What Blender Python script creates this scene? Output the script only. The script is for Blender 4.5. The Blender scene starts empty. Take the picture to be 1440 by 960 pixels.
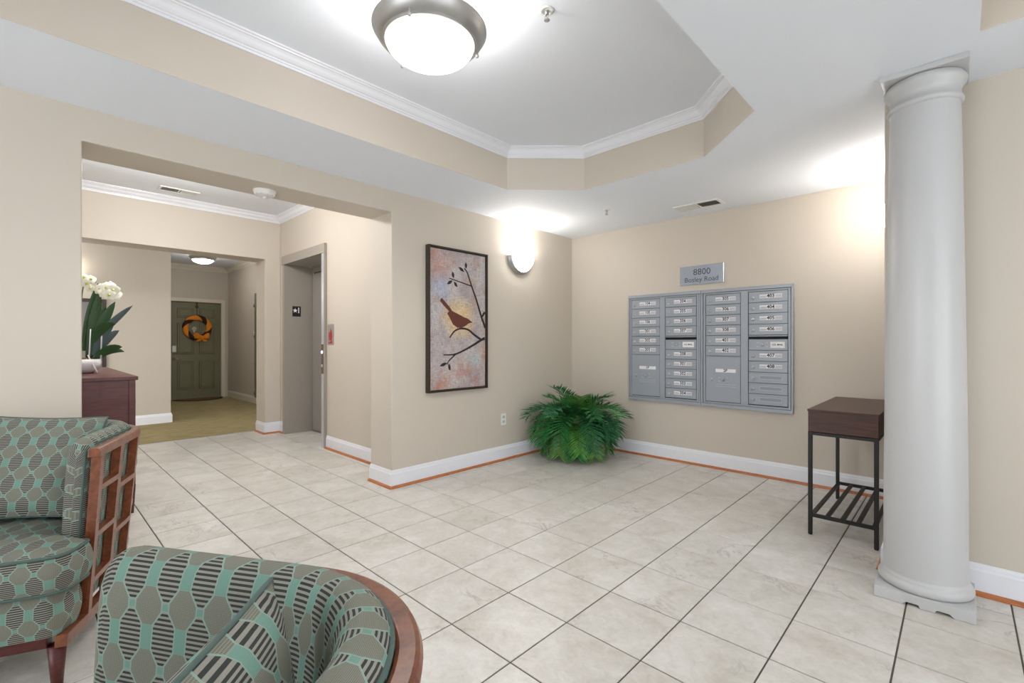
import bpy, bmesh, math, random
from math import sin, cos, pi, radians, sqrt, atan2
from mathutils import Vector, Matrix
from mathutils.geometry import tessellate_polygon

SC = bpy.context.scene
COL = SC.collection
random.seed(7)

# ------------------------------------------------------------------ camera
YAW = 0.76345
CAM_H = 1.19
FPX = 657.4
cd = bpy.data.cameras.new('camera')
cd.sensor_width = 36.0
cd.lens = FPX * 36.0 / 1440.0
cd.shift_y = 2.0 / 1440.0
cd.clip_start = 0.02
cam = bpy.data.objects.new('camera', cd)
cam.location = (0, 0, CAM_H)
cam.rotation_euler = (pi / 2, 0, YAW)
COL.objects.link(cam)
SC.camera = cam
FW = Vector((-sin(YAW), cos(YAW), 0))
RT = Vector((cos(YAW), sin(YAW), 0))

# ------------------------------------------------------------------ world and exposure
world = bpy.data.worlds.new('world')
SC.world = world
world.use_nodes = True
bg = world.node_tree.nodes['Background']
bg.inputs['Color'].default_value = (0.94, 0.97, 1.0, 1)
bg.inputs['Strength'].default_value = 2.5
SC.view_settings.view_transform = 'Standard'
SC.view_settings.look = 'None'
SC.view_settings.gamma = 1.0
SC.view_settings.use_curve_mapping = False
SC.view_settings.exposure = 1.12
LAMP = (1.0, 0.985, 0.97)

# ------------------------------------------------------------------ node helpers
class E:
    """A node socket with arithmetic."""
    def __init__(s, nt, v): s.nt, s.v = nt, v
    def op(s, name, *a, clamp=False):
        n = s.nt.nodes.new('ShaderNodeMath'); n.operation = name; n.use_clamp = clamp
        for i, x in enumerate((s,) + a):
            x = x.v if isinstance(x, E) else x
            if isinstance(x, (int, float)): n.inputs[i].default_value = x
            else: s.nt.links.new(x, n.inputs[i])
        return E(s.nt, n.outputs[0])
    def __add__(s, o): return s.op('ADD', o)
    def __sub__(s, o): return s.op('SUBTRACT', o)
    def __mul__(s, o): return s.op('MULTIPLY', o)
    def __truediv__(s, o): return s.op('DIVIDE', o)
    def lt(s, o): return s.op('LESS_THAN', o)
    def gt(s, o): return s.op('GREATER_THAN', o)
    def abs(s): return s.op('ABSOLUTE')
    def fract(s): return s.op('FRACT')
    def sin(s): return s.op('SINE')
    def mn(s, o): return s.op('MINIMUM', o)
    def mx(s, o): return s.op('MAXIMUM', o)
    def ramp(s, lo, hi):
        n = s.nt.nodes.new('ShaderNodeMapRange'); n.inputs[1].default_value = lo; n.inputs[2].default_value = hi
        s.nt.links.new(s.v, n.inputs[0]); return E(s.nt, n.outputs[0])

def lin(r, g, b):
    f = lambda c: ((c / 255 + 0.055) / 1.055) ** 2.4 if c > 10 else c / 255 / 12.92
    return (f(r), f(g), f(b), 1.0)

class Mat:
    def __init__(s, name, color=(0.8, 0.8, 0.8, 1), rough=0.5, metal=0.0, spec=0.5, coat=0.0, sheen=0.0):
        s.m = bpy.data.materials.new(name); s.m.use_nodes = True
        s.nt = s.m.node_tree; s.b = s.nt.nodes['Principled BSDF']
        s.b.inputs['Base Color'].default_value = color
        s.b.inputs['Roughness'].default_value = rough
        s.b.inputs['Metallic'].default_value = metal
        s.b.inputs['Specular IOR Level'].default_value = spec
        s.b.inputs['Coat Weight'].default_value = coat
        if sheen: s.b.inputs['Sheen Weight'].default_value = sheen
    def coord(s, kind='Object'):
        n = s.nt.nodes.new('ShaderNodeTexCoord'); return n.outputs[kind]
    def xyz(s, sock):
        n = s.nt.nodes.new('ShaderNodeSeparateXYZ'); s.nt.links.new(sock, n.inputs[0])
        return [E(s.nt, n.outputs[i]) for i in range(3)]
    def vec(s, x, y, z=0.0):
        n = s.nt.nodes.new('ShaderNodeCombineXYZ')
        for i, q in enumerate((x, y, z)):
            if isinstance(q, E): s.nt.links.new(q.v, n.inputs[i])
            else: n.inputs[i].default_value = q
        return n.outputs[0]
    def mapping(s, sock, scale=(1, 1, 1), rot=(0, 0, 0), loc=None):
        n = s.nt.nodes.new('ShaderNodeMapping'); s.nt.links.new(sock, n.inputs[0])
        n.inputs['Scale'].default_value = scale; n.inputs['Rotation'].default_value = rot
        if loc is not None: s.nt.links.new(loc, n.inputs['Location'])
        return n.outputs[0]
    def noise(s, sock, scale=5.0, detail=4.0, rough=0.55, dist=0.0):
        n = s.nt.nodes.new('ShaderNodeTexNoise'); s.nt.links.new(sock, n.inputs['Vector'])
        n.inputs['Scale'].default_value = scale; n.inputs['Detail'].default_value = detail
        n.inputs['Roughness'].default_value = rough; n.inputs['Distortion'].default_value = dist
        return E(s.nt, n.outputs[0])
    def mix(s, fac, a, b):
        n = s.nt.nodes.new('ShaderNodeMix'); n.data_type = 'RGBA'
        for i, q in ((0, fac), (6, a), (7, b)):
            if isinstance(q, E): s.nt.links.new(q.v, n.inputs[i])
            elif isinstance(q, (tuple, list, float, int)): n.inputs[i].default_value = q
            else: s.nt.links.new(q, n.inputs[i])
        return n.outputs[2]
    def color(s, sock): s.nt.links.new(sock, s.b.inputs['Base Color'])
    def roughness(s, e): s.nt.links.new(e.v, s.b.inputs['Roughness'])
    def bump(s, e, strength=0.2, dist=0.002):
        n = s.nt.nodes.new('ShaderNodeBump'); n.inputs['Strength'].default_value = strength
        n.inputs['Distance'].default_value = dist
        s.nt.links.new(e.v, n.inputs['Height']); s.nt.links.new(n.outputs[0], s.b.inputs['Normal'])
    def random(s):
        n = s.nt.nodes.new('ShaderNodeObjectInfo'); return E(s.nt, n.outputs['Random'])
    def emit(s, color, strength):
        s.b.inputs['Emission Color'].default_value = tuple(color[:3]) + (1,)
        s.b.inputs['Emission Strength'].default_value = strength

def paint(name, rgb, rough=0.55, var=0.02):
    """Rolled wall paint with a faint roller texture."""
    M = Mat(name, lin(*rgb), rough)
    c = M.coord()
    n = M.noise(c, 1.3, 3)
    a = lin(*rgb); k = 1 - var
    M.color(M.mix(n, (a[0] * k, a[1] * k, a[2] * k, 1), a))
    M.bump(M.noise(c, 260, 2), 0.05, 0.0008)
    return M.m

def wood(name, dark, light, rough=0.3, scale=(1, 14, 14), coat=0.0, rot=(0, 0, 0)):
    M = Mat(name, lin(*light), rough, coat=coat)
    c = M.mapping(M.coord(), scale, rot)
    n = M.noise(c, 3.2, 6, 0.62, 0.6)
    f = M.noise(c, 22, 3, 0.6)
    v = (n * 0.75 + f * 0.25).ramp(0.32, 0.68)
    M.color(M.mix(v, lin(*dark), lin(*light)))
    M.bump(f, 0.08, 0.0008)
    return M.m

def plain(name, rgb, rough=0.5, metal=0.0, coat=0.0, spec=0.5, var=0.06, scale=18):
    M = Mat(name, lin(*rgb), rough, metal, spec, coat)
    a = lin(*rgb); k = 1 - var
    M.color(M.mix(M.noise(M.coord(), scale, 4), (a[0] * k, a[1] * k, a[2] * k, 1), a))
    return M.m

def glow(name, rgb, strength):
    M = Mat(name, lin(*rgb), 0.35); M.emit(lin(*rgb), strength); return M.m

# ------------------------------------------------------------------ materials
M_WALL = paint('beige_wall_paint', (206, 197, 184))
M_HALL = paint('hall_wall_paint', (200, 191, 178))
M_CEIL = paint('white_ceiling_paint', (234, 239, 247), 0.7, 0.015)
M_TRIM = paint('white_gloss_trim', (234, 236, 242), 0.3, 0.01)
M_COLUMN = paint('white_column_paint', (190, 191, 192), 0.33, 0.01)
M_SHOE = wood('orange_oak_stain', (152, 84, 42), (200, 126, 74), 0.4, (6, 6, 40))
M_CHERRY = wood('dark_cherry_wood', (50, 11, 8), (98, 32, 24), 0.42, (3, 3, 26), 0.05)
M_CHAIRWOOD = wood('chair_walnut_wood', (88, 44, 24), (142, 82, 52), 0.3, (9, 9, 9), 0.3)
M_TABLEWOOD = wood('walnut_laminate', (38, 20, 13), (86, 47, 30), 0.38, (1.6, 26, 26))
M_BLACK = plain('black_powder_coat', (12, 11, 11), 0.45)
M_NICKEL = plain('brushed_nickel', (188, 188, 187), 0.38, 0.85, var=0.12, scale=40)
M_STEEL = plain('brushed_steel', (205, 211, 220), 0.35, 0.6, var=0.1, scale=30)
M_TAUPE = plain('taupe_elevator_enamel', (163, 156, 146), 0.4)
M_TAUPE_DOOR = plain('taupe_elevator_door', (158, 153, 147), 0.38)
M_DARK = plain('dark_gap', (16, 15, 14), 0.7)
M_MAIL = plain('grey_mailbox_enamel', (164, 171, 180), 0.36, 0.15, var=0.08)
M_LOCK = plain('bright_lock_face', (206, 207, 210), 0.3, 0.4)
M_HOLDER = plain('light_holder_edge', (190, 196, 204), 0.4, 0.1)
M_MAILREC = plain('recess_grey', (150, 156, 164), 0.5, 0.1)
M_MAILDARK = plain('shadow_gap_grey', (60, 63, 66), 0.6)
M_LABEL = plain('white_label', (240, 240, 242), 0.5)
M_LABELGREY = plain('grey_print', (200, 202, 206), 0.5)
M_INK = plain('black_ink', (18, 18, 20), 0.6)
M_PLATE = plain('silver_plate', (176, 186, 200), 0.25, 0.55)
M_COPPER = plain('bronze_call_plate', (128, 104, 90), 0.35, 0.6)
M_NAVY = plain('navy_lettering', (28, 32, 50), 0.5)
M_WHITE = plain('white_plastic', (232, 232, 230), 0.4, var=0.02)
M_VENTSHADE = plain('grey_vent_shadow', (92, 92, 94), 0.6)
M_RED = plain('red_print', (176, 22, 36), 0.5)
M_DOOR = plain('olive_grey_door', (116, 114, 88), 0.4, var=0.05)
M_DOORTRIM = paint('cream_door_casing', (222, 214, 200), 0.35, 0.01)
M_FRAME = wood('dark_brown_frame', (34, 24, 18), (58, 44, 34), 0.4, (4, 30, 30))
M_MATBROWN = plain('coir_mat', (120, 84, 44), 0.95, var=0.5, scale=120)
M_MATEDGE = plain('mat_black_border', (40, 30, 20), 0.9)
M_ORANGE = plain('orange_ribbon', (246, 146, 24), 0.75, var=0.25, scale=60)
M_CHOC = plain('dark_brown_ribbon', (44, 24, 18), 0.8, var=0.25, scale=60)
M_CERAMIC = plain('white_ceramic', (232, 232, 238), 0.2, coat=0.4, var=0.01)
M_PETAL = plain('white_petal', (240, 241, 228), 0.6, var=0.06)
M_PETALEYE = plain('yellow_green_lip', (206, 204, 110), 0.6)
M_LEAF = plain('orchid_leaf', (46, 84, 44), 0.45, var=0.3)
M_LEAFGREY = plain('blue_green_leaf', (74, 96, 98), 0.5, var=0.3)
M_MOSS = plain('gold_moss', (150, 116, 50), 0.95, var=0.5, scale=70)
M_GLASSLIT = glow('lit_frosted_glass', (255, 250, 244), 1.7)
M_SCONCELIT = glow('lit_sconce_glass', (255, 250, 243), 12.0)
M_HALLLIT = glow('lit_hall_glass', (255, 248, 236), 3.0)
M_BULBBLUE = glow('lit_call_button', (190, 215, 255), 1.6)

def make_tile_mat():
    M = Mat('travertine_porcelain', lin(206, 199, 186), 0.3, spec=0.5)
    r = M.random()
    off = M.vec(r * 37.0, r * 91.0, r * 13.0)
    add = M.nt.nodes.new('ShaderNodeVectorMath'); add.operation = 'ADD'
    M.nt.links.new(M.coord(), add.inputs[0]); M.nt.links.new(off, add.inputs[1])
    c = add.outputs[0]
    big = M.noise(c, 4.0, 5, 0.6, 0.6)
    fine = M.noise(c, 26, 5, 0.65, 0.8)
    base = M.mix((big * 0.6 + fine * 0.4).ramp(0.34, 0.66), lin(196, 191, 180), lin(226, 224, 219))
    vein = M.noise(c, 3.2, 7, 0.62, 1.4)
    line = ((vein - 0.5).abs() * -42.0 + 1.0).mx(0.0)
    mask = M.noise(c, 2.6, 2).ramp(0.52, 0.66)
    col = M.mix(line * mask * 0.6, base, lin(158, 152, 143))
    pit = M.noise(c, 75, 3, 0.7).ramp(0.60, 0.72)
    col = M.mix(pit * 0.22, col, lin(168, 158, 140))
    tone = M.mix(r, (0.955, 0.95, 0.94, 1), (1.03, 1.03, 1.035, 1))
    mul = M.nt.nodes.new('ShaderNodeMix'); mul.data_type = 'RGBA'; mul.blend_type = 'MULTIPLY'
    mul.inputs[0].default_value = 1.0
    M.nt.links.new(col, mul.inputs[6]); M.nt.links.new(tone, mul.inputs[7])
    M.color(mul.outputs[2])
    M.roughness(fine * 0.16 + 0.25)
    M.bump(fine, 0.06, 0.0012)
    return M.m
M_TILE = make_tile_mat()
M_GROUT = plain('grey_grout', (98, 92, 85), 0.9, var=0.2, scale=90)

def make_carpet_mat():
    M = Mat('olive_loop_carpet', lin(140, 126, 92), 0.95, spec=0.1)
    c = M.coord()
    a = M.noise(M.mapping(c, (1, 0.25, 1)), 16, 5, 0.7)
    b = M.noise(c, 210, 2)
    M.color(M.mix((a * 0.6 + b * 0.4).ramp(0.35, 0.65), lin(132, 120, 82), lin(176, 162, 124)))
    M.bump(b, 0.6, 0.004)
    return M.m
M_CARPET = make_carpet_mat()

def make_fabric(name, pu, pv, pitch):
    """Woven upholstery: striped hexagons, brown hexagons and teal links."""
    M = Mat(name, (0.3, 0.4, 0.35, 1), 0.85, spec=0.2)
    u, v, _ = M.xyz(M.coord('UV'))
    us, vs = u / pu, v / pv
    fu = ((us + 0.5).fract() - 0.5).abs()
    fv = ((vs + 0.5).fract() - 0.5).abs()
    gu = (us.fract() - 0.5).abs()
    gv = (vs.fract() - 0.5).abs()
    ws = (fv * -1.05 + 0.512).mn(0.312)
    stripe = fu.lt(ws) * fv.lt(0.425)
    wb = (gv * -1.02 + 0.452).mn(0.378)
    brown = gu.lt(wb) * gv.lt(0.305)
    plain_teal = (fu.gt(0.345) * fv.lt(0.19)).mx(fu.lt(0.085) * fv.gt(0.44))
    lines = (v * (2 * pi / pitch)).sin().gt(0.0)
    dots = ((u + v) * (2 * pi / 0.0042)).sin() * ((u - v) * (2 * pi / 0.0042)).sin()
    weave = M.noise(M.coord('UV'), 420, 2)
    teal = M.mix(weave, lin(110, 145, 132), lin(122, 155, 142))
    pale = M.mix(weave, lin(132, 155, 143), lin(146, 166, 155))
    ground = M.mix(plain_teal, pale, teal)
    sc = M.mix(lines, M.mix(weave, lin(136, 135, 125), lin(152, 149, 140)), lin(58, 61, 57))
    bc = M.mix(dots.gt(-0.1), lin(104, 108, 97), lin(138, 136, 123))
    col = M.mix(brown, M.mix(stripe, ground, sc), bc)
    M.color(col)
    M.bump(lines * stripe + weave * 0.8 + dots * brown * 0.4, 0.35, 0.0012)
    return M.m
M_FABRIC = make_fabric('teal_hexagon_upholstery', 0.068, 0.098, 0.0076)
M_PILLOW = make_fabric('teal_hexagon_pillow', 0.060, 0.086, 0.0068)
M_PIPING = plain('slate_piping', (84, 104, 98), 0.8, var=0.2, scale=200)

def make_frond_mat(name, a, b):
    M = Mat(name, lin(*a), 0.5, spec=0.35)
    r = M.random()
    n = M.noise(M.coord(), 34, 3)
    M.color(M.mix((n * 0.7 + r * 0.3).ramp(0.3, 0.7), lin(*a), lin(*b)))
    return M.m
M_FROND = [make_frond_mat('deep_green_frond', (5, 54, 18), (48, 146, 62)),
           make_frond_mat('mid_green_frond', (20, 80, 24), (110, 172, 74)),
           make_frond_mat('blue_green_frond', (4, 46, 26), (38, 122, 72))]
M_RACHIS = plain('green_stalk', (74, 104, 46), 0.5, var=0.2)
M_TIP = plain('dry_tan_tip', (132, 108, 66), 0.7, var=0.3)
M_POT = plain('dark_planter', (30, 34, 28), 0.6)

def make_canvas_mat():
    M = Mat('bird_picture_canvas', lin(196, 186, 186), 0.7)
    x, y, z = M.xyz(M.coord())      # local metres: y across, z up
    c = M.coord()
    big = M.noise(c, 5, 5, 0.6, 0.5)
    scr = M.noise(M.mapping(c, (1, 30, 5)), 4, 5, 0.75)
    scr2 = M.noise(M.mapping(c, (1, 5, 30)), 4, 5, 0.75)
    col = M.mix(big.ramp(0.36, 0.64), lin(176, 166, 168), lin(204, 198, 196))
    col = M.mix(M.noise(c, 7, 5, 0.6).ramp(0.5, 0.72) * 0.75, col, lin(196, 150, 112))
    low = (z * -2.2 + 1.0).op('MAXIMUM', 0.0).mn(1.0)
    col = M.mix(M.noise(c, 9, 5, 0.7, 0.4).ramp(0.45, 0.66) * low * 0.8, col, lin(184, 104, 78))
    dy = y - 0.34; dz = z - 0.66
    d2 = (dy * dy + dz * dz)
    col = M.mix((d2 * -22.0 + 1.0).mx(0.0) * 0.85, col, lin(236, 206, 142))
    dy = y - 0.12; dz = z - 0.94
    col = M.mix(((dy * dy + dz * dz) * -55.0 + 1.0).mx(0.0) * 0.6, col, lin(178, 196, 226))
    dy = y - 0.53; dz = z - 0.27
    col = M.mix(((dy * dy + dz * dz) * -90.0 + 1.0).mx(0.0) * 0.6, col, lin(176, 200, 208))
    dy = y - 0.08; dz = z - 1.15
    col = M.mix(((dy * dy + dz * dz) * -25.0 + 1.0).mx(0.0) * 0.4, col, lin(196, 120, 100))
    col = M.mix((scr.ramp(0.48, 0.62) + scr2.ramp(0.48, 0.62)) * 0.42, col, lin(120, 112, 112))
    M.color(col)
    return M.m
M_CANVAS = make_canvas_mat()
M_BIRD = plain('rust_bird_print', (112, 58, 46), 0.7, var=0.5, scale=60)
M_BRANCH = plain('dark_branch_print', (38, 28, 32), 0.7, var=0.2)
M_HALLART = plain('grey_pink_print', (150, 146, 148), 0.6, var=0.35, scale=4)

# ------------------------------------------------------------------ mesh builder
class MB:
    def __init__(s): s.v, s.f, s.uv, s.sm = [], [], [], []
    def face(s, idx, uv=None, smooth=False):
        s.f.append(tuple(idx)); s.uv.append(uv); s.sm.append(smooth)
    def add(s, verts):
        n = len(s.v); s.v.extend([tuple(q) for q in verts]); return n
    def box(s, x0, x1, y0, y1, z0, z1, ch=0.0):
        if ch <= 0:
            n = s.add([(x0, y0, z0), (x1, y0, z0), (x1, y1, z0), (x0, y1, z0), (x0, y0, z1), (x1, y0, z1), (x1, y1, z1), (x0, y1, z1)])
            for q in ((0, 3, 2, 1), (4, 5, 6, 7), (0, 1, 5, 4), (1, 2, 6, 5), (2, 3, 7, 6), (3, 0, 4, 7)):
                s.face([n + i for i in q])
            return s
        bm = bmesh.new(); bmesh.ops.create_cube(bm, size=1.0)
        for w in bm.verts:
            w.co = Vector(((x0 + x1) / 2 + w.co.x * (x1 - x0), (y0 + y1) / 2 + w.co.y * (y1 - y0), (z0 + z1) / 2 + w.co.z * (z1 - z0)))
        bmesh.ops.bevel(bm, geom=bm.edges[:], offset=ch, segments=1, affect='EDGES')
        s.frombm(bm); return s
    def frombm(s, bm, smooth=False):
        bm.verts.index_update(); n = s.add([w.co for w in bm.verts])
        for f in bm.faces: s.face([n + w.index for w in f.verts], None, smooth)
        bm.free()
    def prism(s, poly, axis, a, b):
        """Extrude a 2-D polygon along axis from a to b. axis x: (y,z); y: (x,z); z: (x,y)."""
        def P(p, t): return {'x': (t, p[0], p[1]), 'y': (p[0], t, p[1]), 'z': (p[0], p[1], t)}[axis]
        k = len(poly); n = s.add([P(p, a) for p in poly] + [P(p, b) for p in poly])
        area = sum(poly[i][0] * poly[(i + 1) % k][1] - poly[(i + 1) % k][0] * poly[i][1] for i in range(k))
        fl = (area > 0) != (axis == 'y') ; fl = fl if b > a else not fl
        lo = list(range(n, n + k)); hi = list(range(n + k, n + 2 * k))
        s.face(lo[::-1] if fl else lo); s.face(hi if fl else hi[::-1])
        for i in range(k):
            j = (i + 1) % k; q = [lo[i], lo[j], hi[j], hi[i]]
            s.face(q if fl else q[::-1])
        return s
    def grid(s, rows, uvs=None, closed=False, smooth=True, flip=False):
        n = s.add([p for r in rows for p in r]); R, C = len(rows), len(rows[0])
        for i in range(R - 1):
            for j in range(C if closed else C - 1):
                k = (j + 1) % C
                ii = [(i, j), (i, k), (i + 1, k), (i + 1, j)]
                if flip: ii = ii[::-1]
                u = None
                if uvs:
                    u = [uvs[a][b] if not (closed and b == 0 and k == 0 and a >= 0 and (b == k)) else uvs[a][C] if len(uvs[a]) > C else uvs[a][b] for a, b in ii]
                s.face([n + a * C + b for a, b in ii], u, smooth)
        return n
    def lathe(s, prof, c=(0, 0, 0), seg=40, smooth=True, axis='z', a0=0.0, a1=2 * pi):
        full = abs(a1 - a0 - 2 * pi) < 1e-6
        rows = []
        for r, h in prof:
            row = []
            for i in range(seg if full else seg + 1):
                t = a0 + (a1 - a0) * i / seg
                if axis == 'z': p = (c[0] + r * cos(t), c[1] + r * sin(t), c[2] + h)
                elif axis == 'x': p = (c[0] + h, c[1] + r * cos(t), c[2] + r * sin(t))
                else: p = (c[0] + r * sin(t), c[1] + h, c[2] + r * cos(t))
                row.append(p)
            rows.append(row)
        s.grid(rows, None, full, smooth)
        return s
    def tube(s, pts, r, seg=8, closed=False, smooth=True, caps=True):
        pts = [Vector(p) for p in pts]; k = len(pts); rows = []
        rr = r if isinstance(r, (list, tuple)) else [r] * k
        up = None
        for i, p in enumerate(pts):
            if closed: t = pts[(i + 1) % k] - pts[i - 1]
            else: t = pts[min(i + 1, k - 1)] - pts[max(i - 1, 0)]
            t.normalize()
            if up is None:
                up = Vector((0, 0, 1)) if abs(t.z) < 0.9 else Vector((1, 0, 0))
            a = t.cross(up)
            if a.length < 1e-6: a = t.orthogonal()
            a.normalize(); b = a.cross(t).normalized(); up = b
            rows.append([p + (a * cos(2 * pi * j / seg) + b * sin(2 * pi * j / seg)) * rr[i] for j in range(seg)])
        if closed: rows.append(rows[0])
        n = s.grid(rows, None, True, smooth)
        if caps and not closed:
            s.face([n + j for j in range(seg)]); s.face([n + (k - 1) * seg + j for j in range(seg)][::-1])
        return s
    def sweep(s, path, prof, closed=False, smooth=False):
        """Mitred sweep: path of (x,y), profile of (d,z); d grows to the LEFT of the path direction."""
        k = len(path); rows = []
        P = [Vector((p[0], p[1])) for p in path]
        for i in range(k):
            d0 = (P[i] - P[i - 1]).normalized() if (closed or i > 0) else None
            d1 = (P[(i + 1) % k] - P[i]).normalized() if (closed or i < k - 1) else None
            d0 = d0 or d1; d1 = d1 or d0
            n0 = Vector((-d0.y, d0.x)); n1 = Vector((-d1.y, d1.x))
            m = (n0 + n1); m = m / max(0.2, m.dot(n0)) if m.length > 1e-6 else n0
            rows.append([(P[i].x + m.x * d, P[i].y + m.y * d, z) for d, z in prof])
        if closed: rows.append(rows[0])
        n = s.grid(rows, None, True, smooth)
        if not closed:
            C = len(prof); s.face([n + j for j in range(C)]); s.face([n + (k - 1) * C + j for j in range(C)][::-1])
        return s
    def disc(s, outline, thick, place):
        """Flat outline (list of 2-D points) given thickness; place maps (a,b,t) to 3-D."""
        k = len(outline); n = s.add([place(a, b, 0) for a, b in outline] + [place(a, b, thick) for a, b in outline])
        s.face(range(n, n + k)); s.face(list(range(n + k, n + 2 * k))[::-1])
        for i in range(k):
            j = (i + 1) % k; s.face([n + i, n + j, n + k + j, n + k + i][::-1])
        return s

def root_of(o):
    while o.parent: o = o.parent
    return o

def build(name, mb, mat, parent=None, local=False, fix=True, kind=None):
    """Link a builder as ONE mesh object; unless local, its coordinates are world coordinates."""
    off = Vector((0, 0, 0))
    if parent is not None and not local: off = root_of(parent).location
    me = bpy.data.meshes.new(name)
    me.from_pydata([tuple(Vector(p) - off) for p in mb.v], [], mb.f)
    me.polygons.foreach_set('use_smooth', mb.sm)
    if any(u is not None for u in mb.uv):
        lay = me.uv_layers.new(name='UVMap'); i = 0
        for f, u in zip(mb.f, mb.uv):
            for k in range(len(f)):
                if u is not None: lay.data[i].uv = u[k]
                i += 1
    if fix:
        bm = bmesh.new(); bm.from_mesh(me)
        bmesh.ops.recalc_face_normals(bm, faces=bm.faces[:]); bm.to_mesh(me); bm.free()
    mats = mat if isinstance(mat, (list, tuple)) else [mat]
    for m in mats: me.materials.append(m)
    o = bpy.data.objects.new(name, me); COL.objects.link(o)
    if parent is not None: o.parent = parent
    if kind: o['kind'] = kind
    return o

def tag(o, label=None, cat=None, group=None, kind=None):
    if label: o['label'] = label
    if cat: o['category'] = cat
    if group: o['group'] = group
    if kind: o['kind'] = kind
    return o

def thing(name, loc, label, cat, group=None, rotz=0.0, kind=None):
    o = bpy.data.objects.new(name, None); COL.objects.link(o)
    o.location = loc; o.rotation_euler = (0, 0, rotz); o.empty_display_size = 0.1
    return tag(o, label, cat, group, kind)

def copy_tree(o, parent=None):
    c = o.copy(); COL.objects.link(c)
    if parent is not None: c.parent = parent
    for ch in list(o.children): copy_tree(ch, c)
    return c

def struct(name, mb, mat, label=None, cat=None, smooth_bevel=0.0):
    o = build(name, mb, mat)
    o['kind'] = 'structure'
    if label: o['label'] = label
    if cat: o['category'] = cat
    if smooth_bevel:
        b = o.modifiers.new('edge', 'BEVEL'); b.width = smooth_bevel; b.segments = 3; b.limit_method = 'ANGLE'
    return o

def bevel(o, w, seg=2, ang=40):
    b = o.modifiers.new('edge', 'BEVEL'); b.width = w; b.segments = seg; b.limit_method = 'ANGLE'; b.angle_limit = radians(ang)
    return o

TEXT_CACHE = {}
def text_mb(body, size, place, depth=0.0006):
    """Lettering as mesh; place maps (a,b,t) to 3-D; centred."""
    if body not in TEXT_CACHE:
        cu = bpy.data.curves.new('lettering', 'FONT'); cu.body = body; cu.size = 1.0
        cu.align_x = 'CENTER'; cu.align_y = 'CENTER'; cu.resolution_u = 3; cu.offset = 0.0 if body[0] == 'B' or body[:2] == '88' else 0.022
        ob = bpy.data.objects.new('lettering', cu); COL.objects.link(ob)
        dg = bpy.context.evaluated_depsgraph_get()
        me = bpy.data.meshes.new_from_object(ob.evaluated_get(dg))
        TEXT_CACHE[body] = ([tuple(v.co) for v in me.vertices], [tuple(p.vertices) for p in me.polygons])
        bpy.data.objects.remove(ob); bpy.data.curves.remove(cu); bpy.data.meshes.remove(me)
    vs, fs = TEXT_CACHE[body]
    mb = MB(); n = mb.add([place(v[0] * size, v[1] * size, depth) for v in vs])
    for f in fs: mb.face([n + i for i in f])
    return mb

def lamp_light(name, loc, watts, radius, parent=None, color=LAMP, down=False):
    l = bpy.data.lights.new(name, 'SPOT' if down else 'POINT')
    if down: l.spot_size = radians(166); l.spot_blend = 0.5
    l.energy = watts; l.shadow_soft_size = radius; l.color = color
    o = bpy.data.objects.new(name, l); COL.objects.link(o)
    if parent is not None:
        o.parent = parent; o.location = Vector(loc) - root_of(parent).location
    else: o.location = loc
    return o

# =================================================================== STRUCTURE
XA, YB, H = -3.36, 4.55, 2.44          # picture wall, mailbox wall, ceiling
TRAY_Z, LOBBY_Z, HALL_Z = 2.77, 2.86, 2.83
TILE, TX0, TY0 = 0.345, -0.175, 1.600
CARPET_X = -6.87
FRONT_Y, EAST_X = -3.4, 3.6

# ---- floor with single tiles
mb = MB(); mb.box(CARPET_X, EAST_X, FRONT_Y, 4.7, -0.06, -0.0035)
floor = struct('floor', mb, M_GROUT, 'grey grouted floor of square travertine look tiles', 'floor')
def in_view(x, y):
    p = Vector((x, y, 0)); d = p.dot(FW); l = p.dot(RT)
    if d < 0.85: return False
    u = 720 + FPX * l / d; v = 482 + FPX * CAM_H / d
    if not (-70 < u < 1510 and v < 1060): return False
    if x < XA - 0.2 and not (0.0 < y < 2.55): return False
    if x < -6.3 and y > 2.45: return False
    if x > -0.2 and y > 3.3: return False
    return True
G = 0.0062
def tile_mb(x0, x1, y0, y1):
    m = MB(); c = 0.0014
    n = m.add([(x0, y0, -0.009), (x1, y0, -0.009), (x1, y1, -0.009), (x0, y1, -0.009),
               (x0, y0, -c), (x1, y0, -c), (x1, y1, -c), (x0, y1, -c),
               (x0 + c, y0 + c, 0), (x1 - c, y0 + c, 0), (x1 - c, y1 - c, 0), (x0 + c, y1 - c, 0)])
    for a in range(4):
        b = (a + 1) % 4
        m.face([n + a, n + b, n + 4 + b, n + 4 + a]); m.face([n + 4 + a, n + 4 + b, n + 8 + b, n + 8 + a])
    m.face([n + 8, n + 9, n + 10, n + 11]); m.face([n + 3, n + 2, n + 1, n])
    return m
hs = (TILE - G) / 2
shared = None; rest = MB(); cells = []
for i in range(-21, 13):
    for j in range(-16, 11):
        cx = TX0 + (i + 0.5) * TILE; cy = TY0 + (j + 0.5) * TILE
        x0, x1, y0, y1 = max(cx - hs, CARPET_X), min(cx + hs, EAST_X), max(cy - hs, FRONT_Y), min(cy + hs, 4.69)
        if x1 - x0 < 0.03 or y1 - y0 < 0.03: continue
        cells.append((Vector((cx, cy)).length, cx, cy, x0, x1, y0, y1))
cells.sort(); shown = 0
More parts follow.
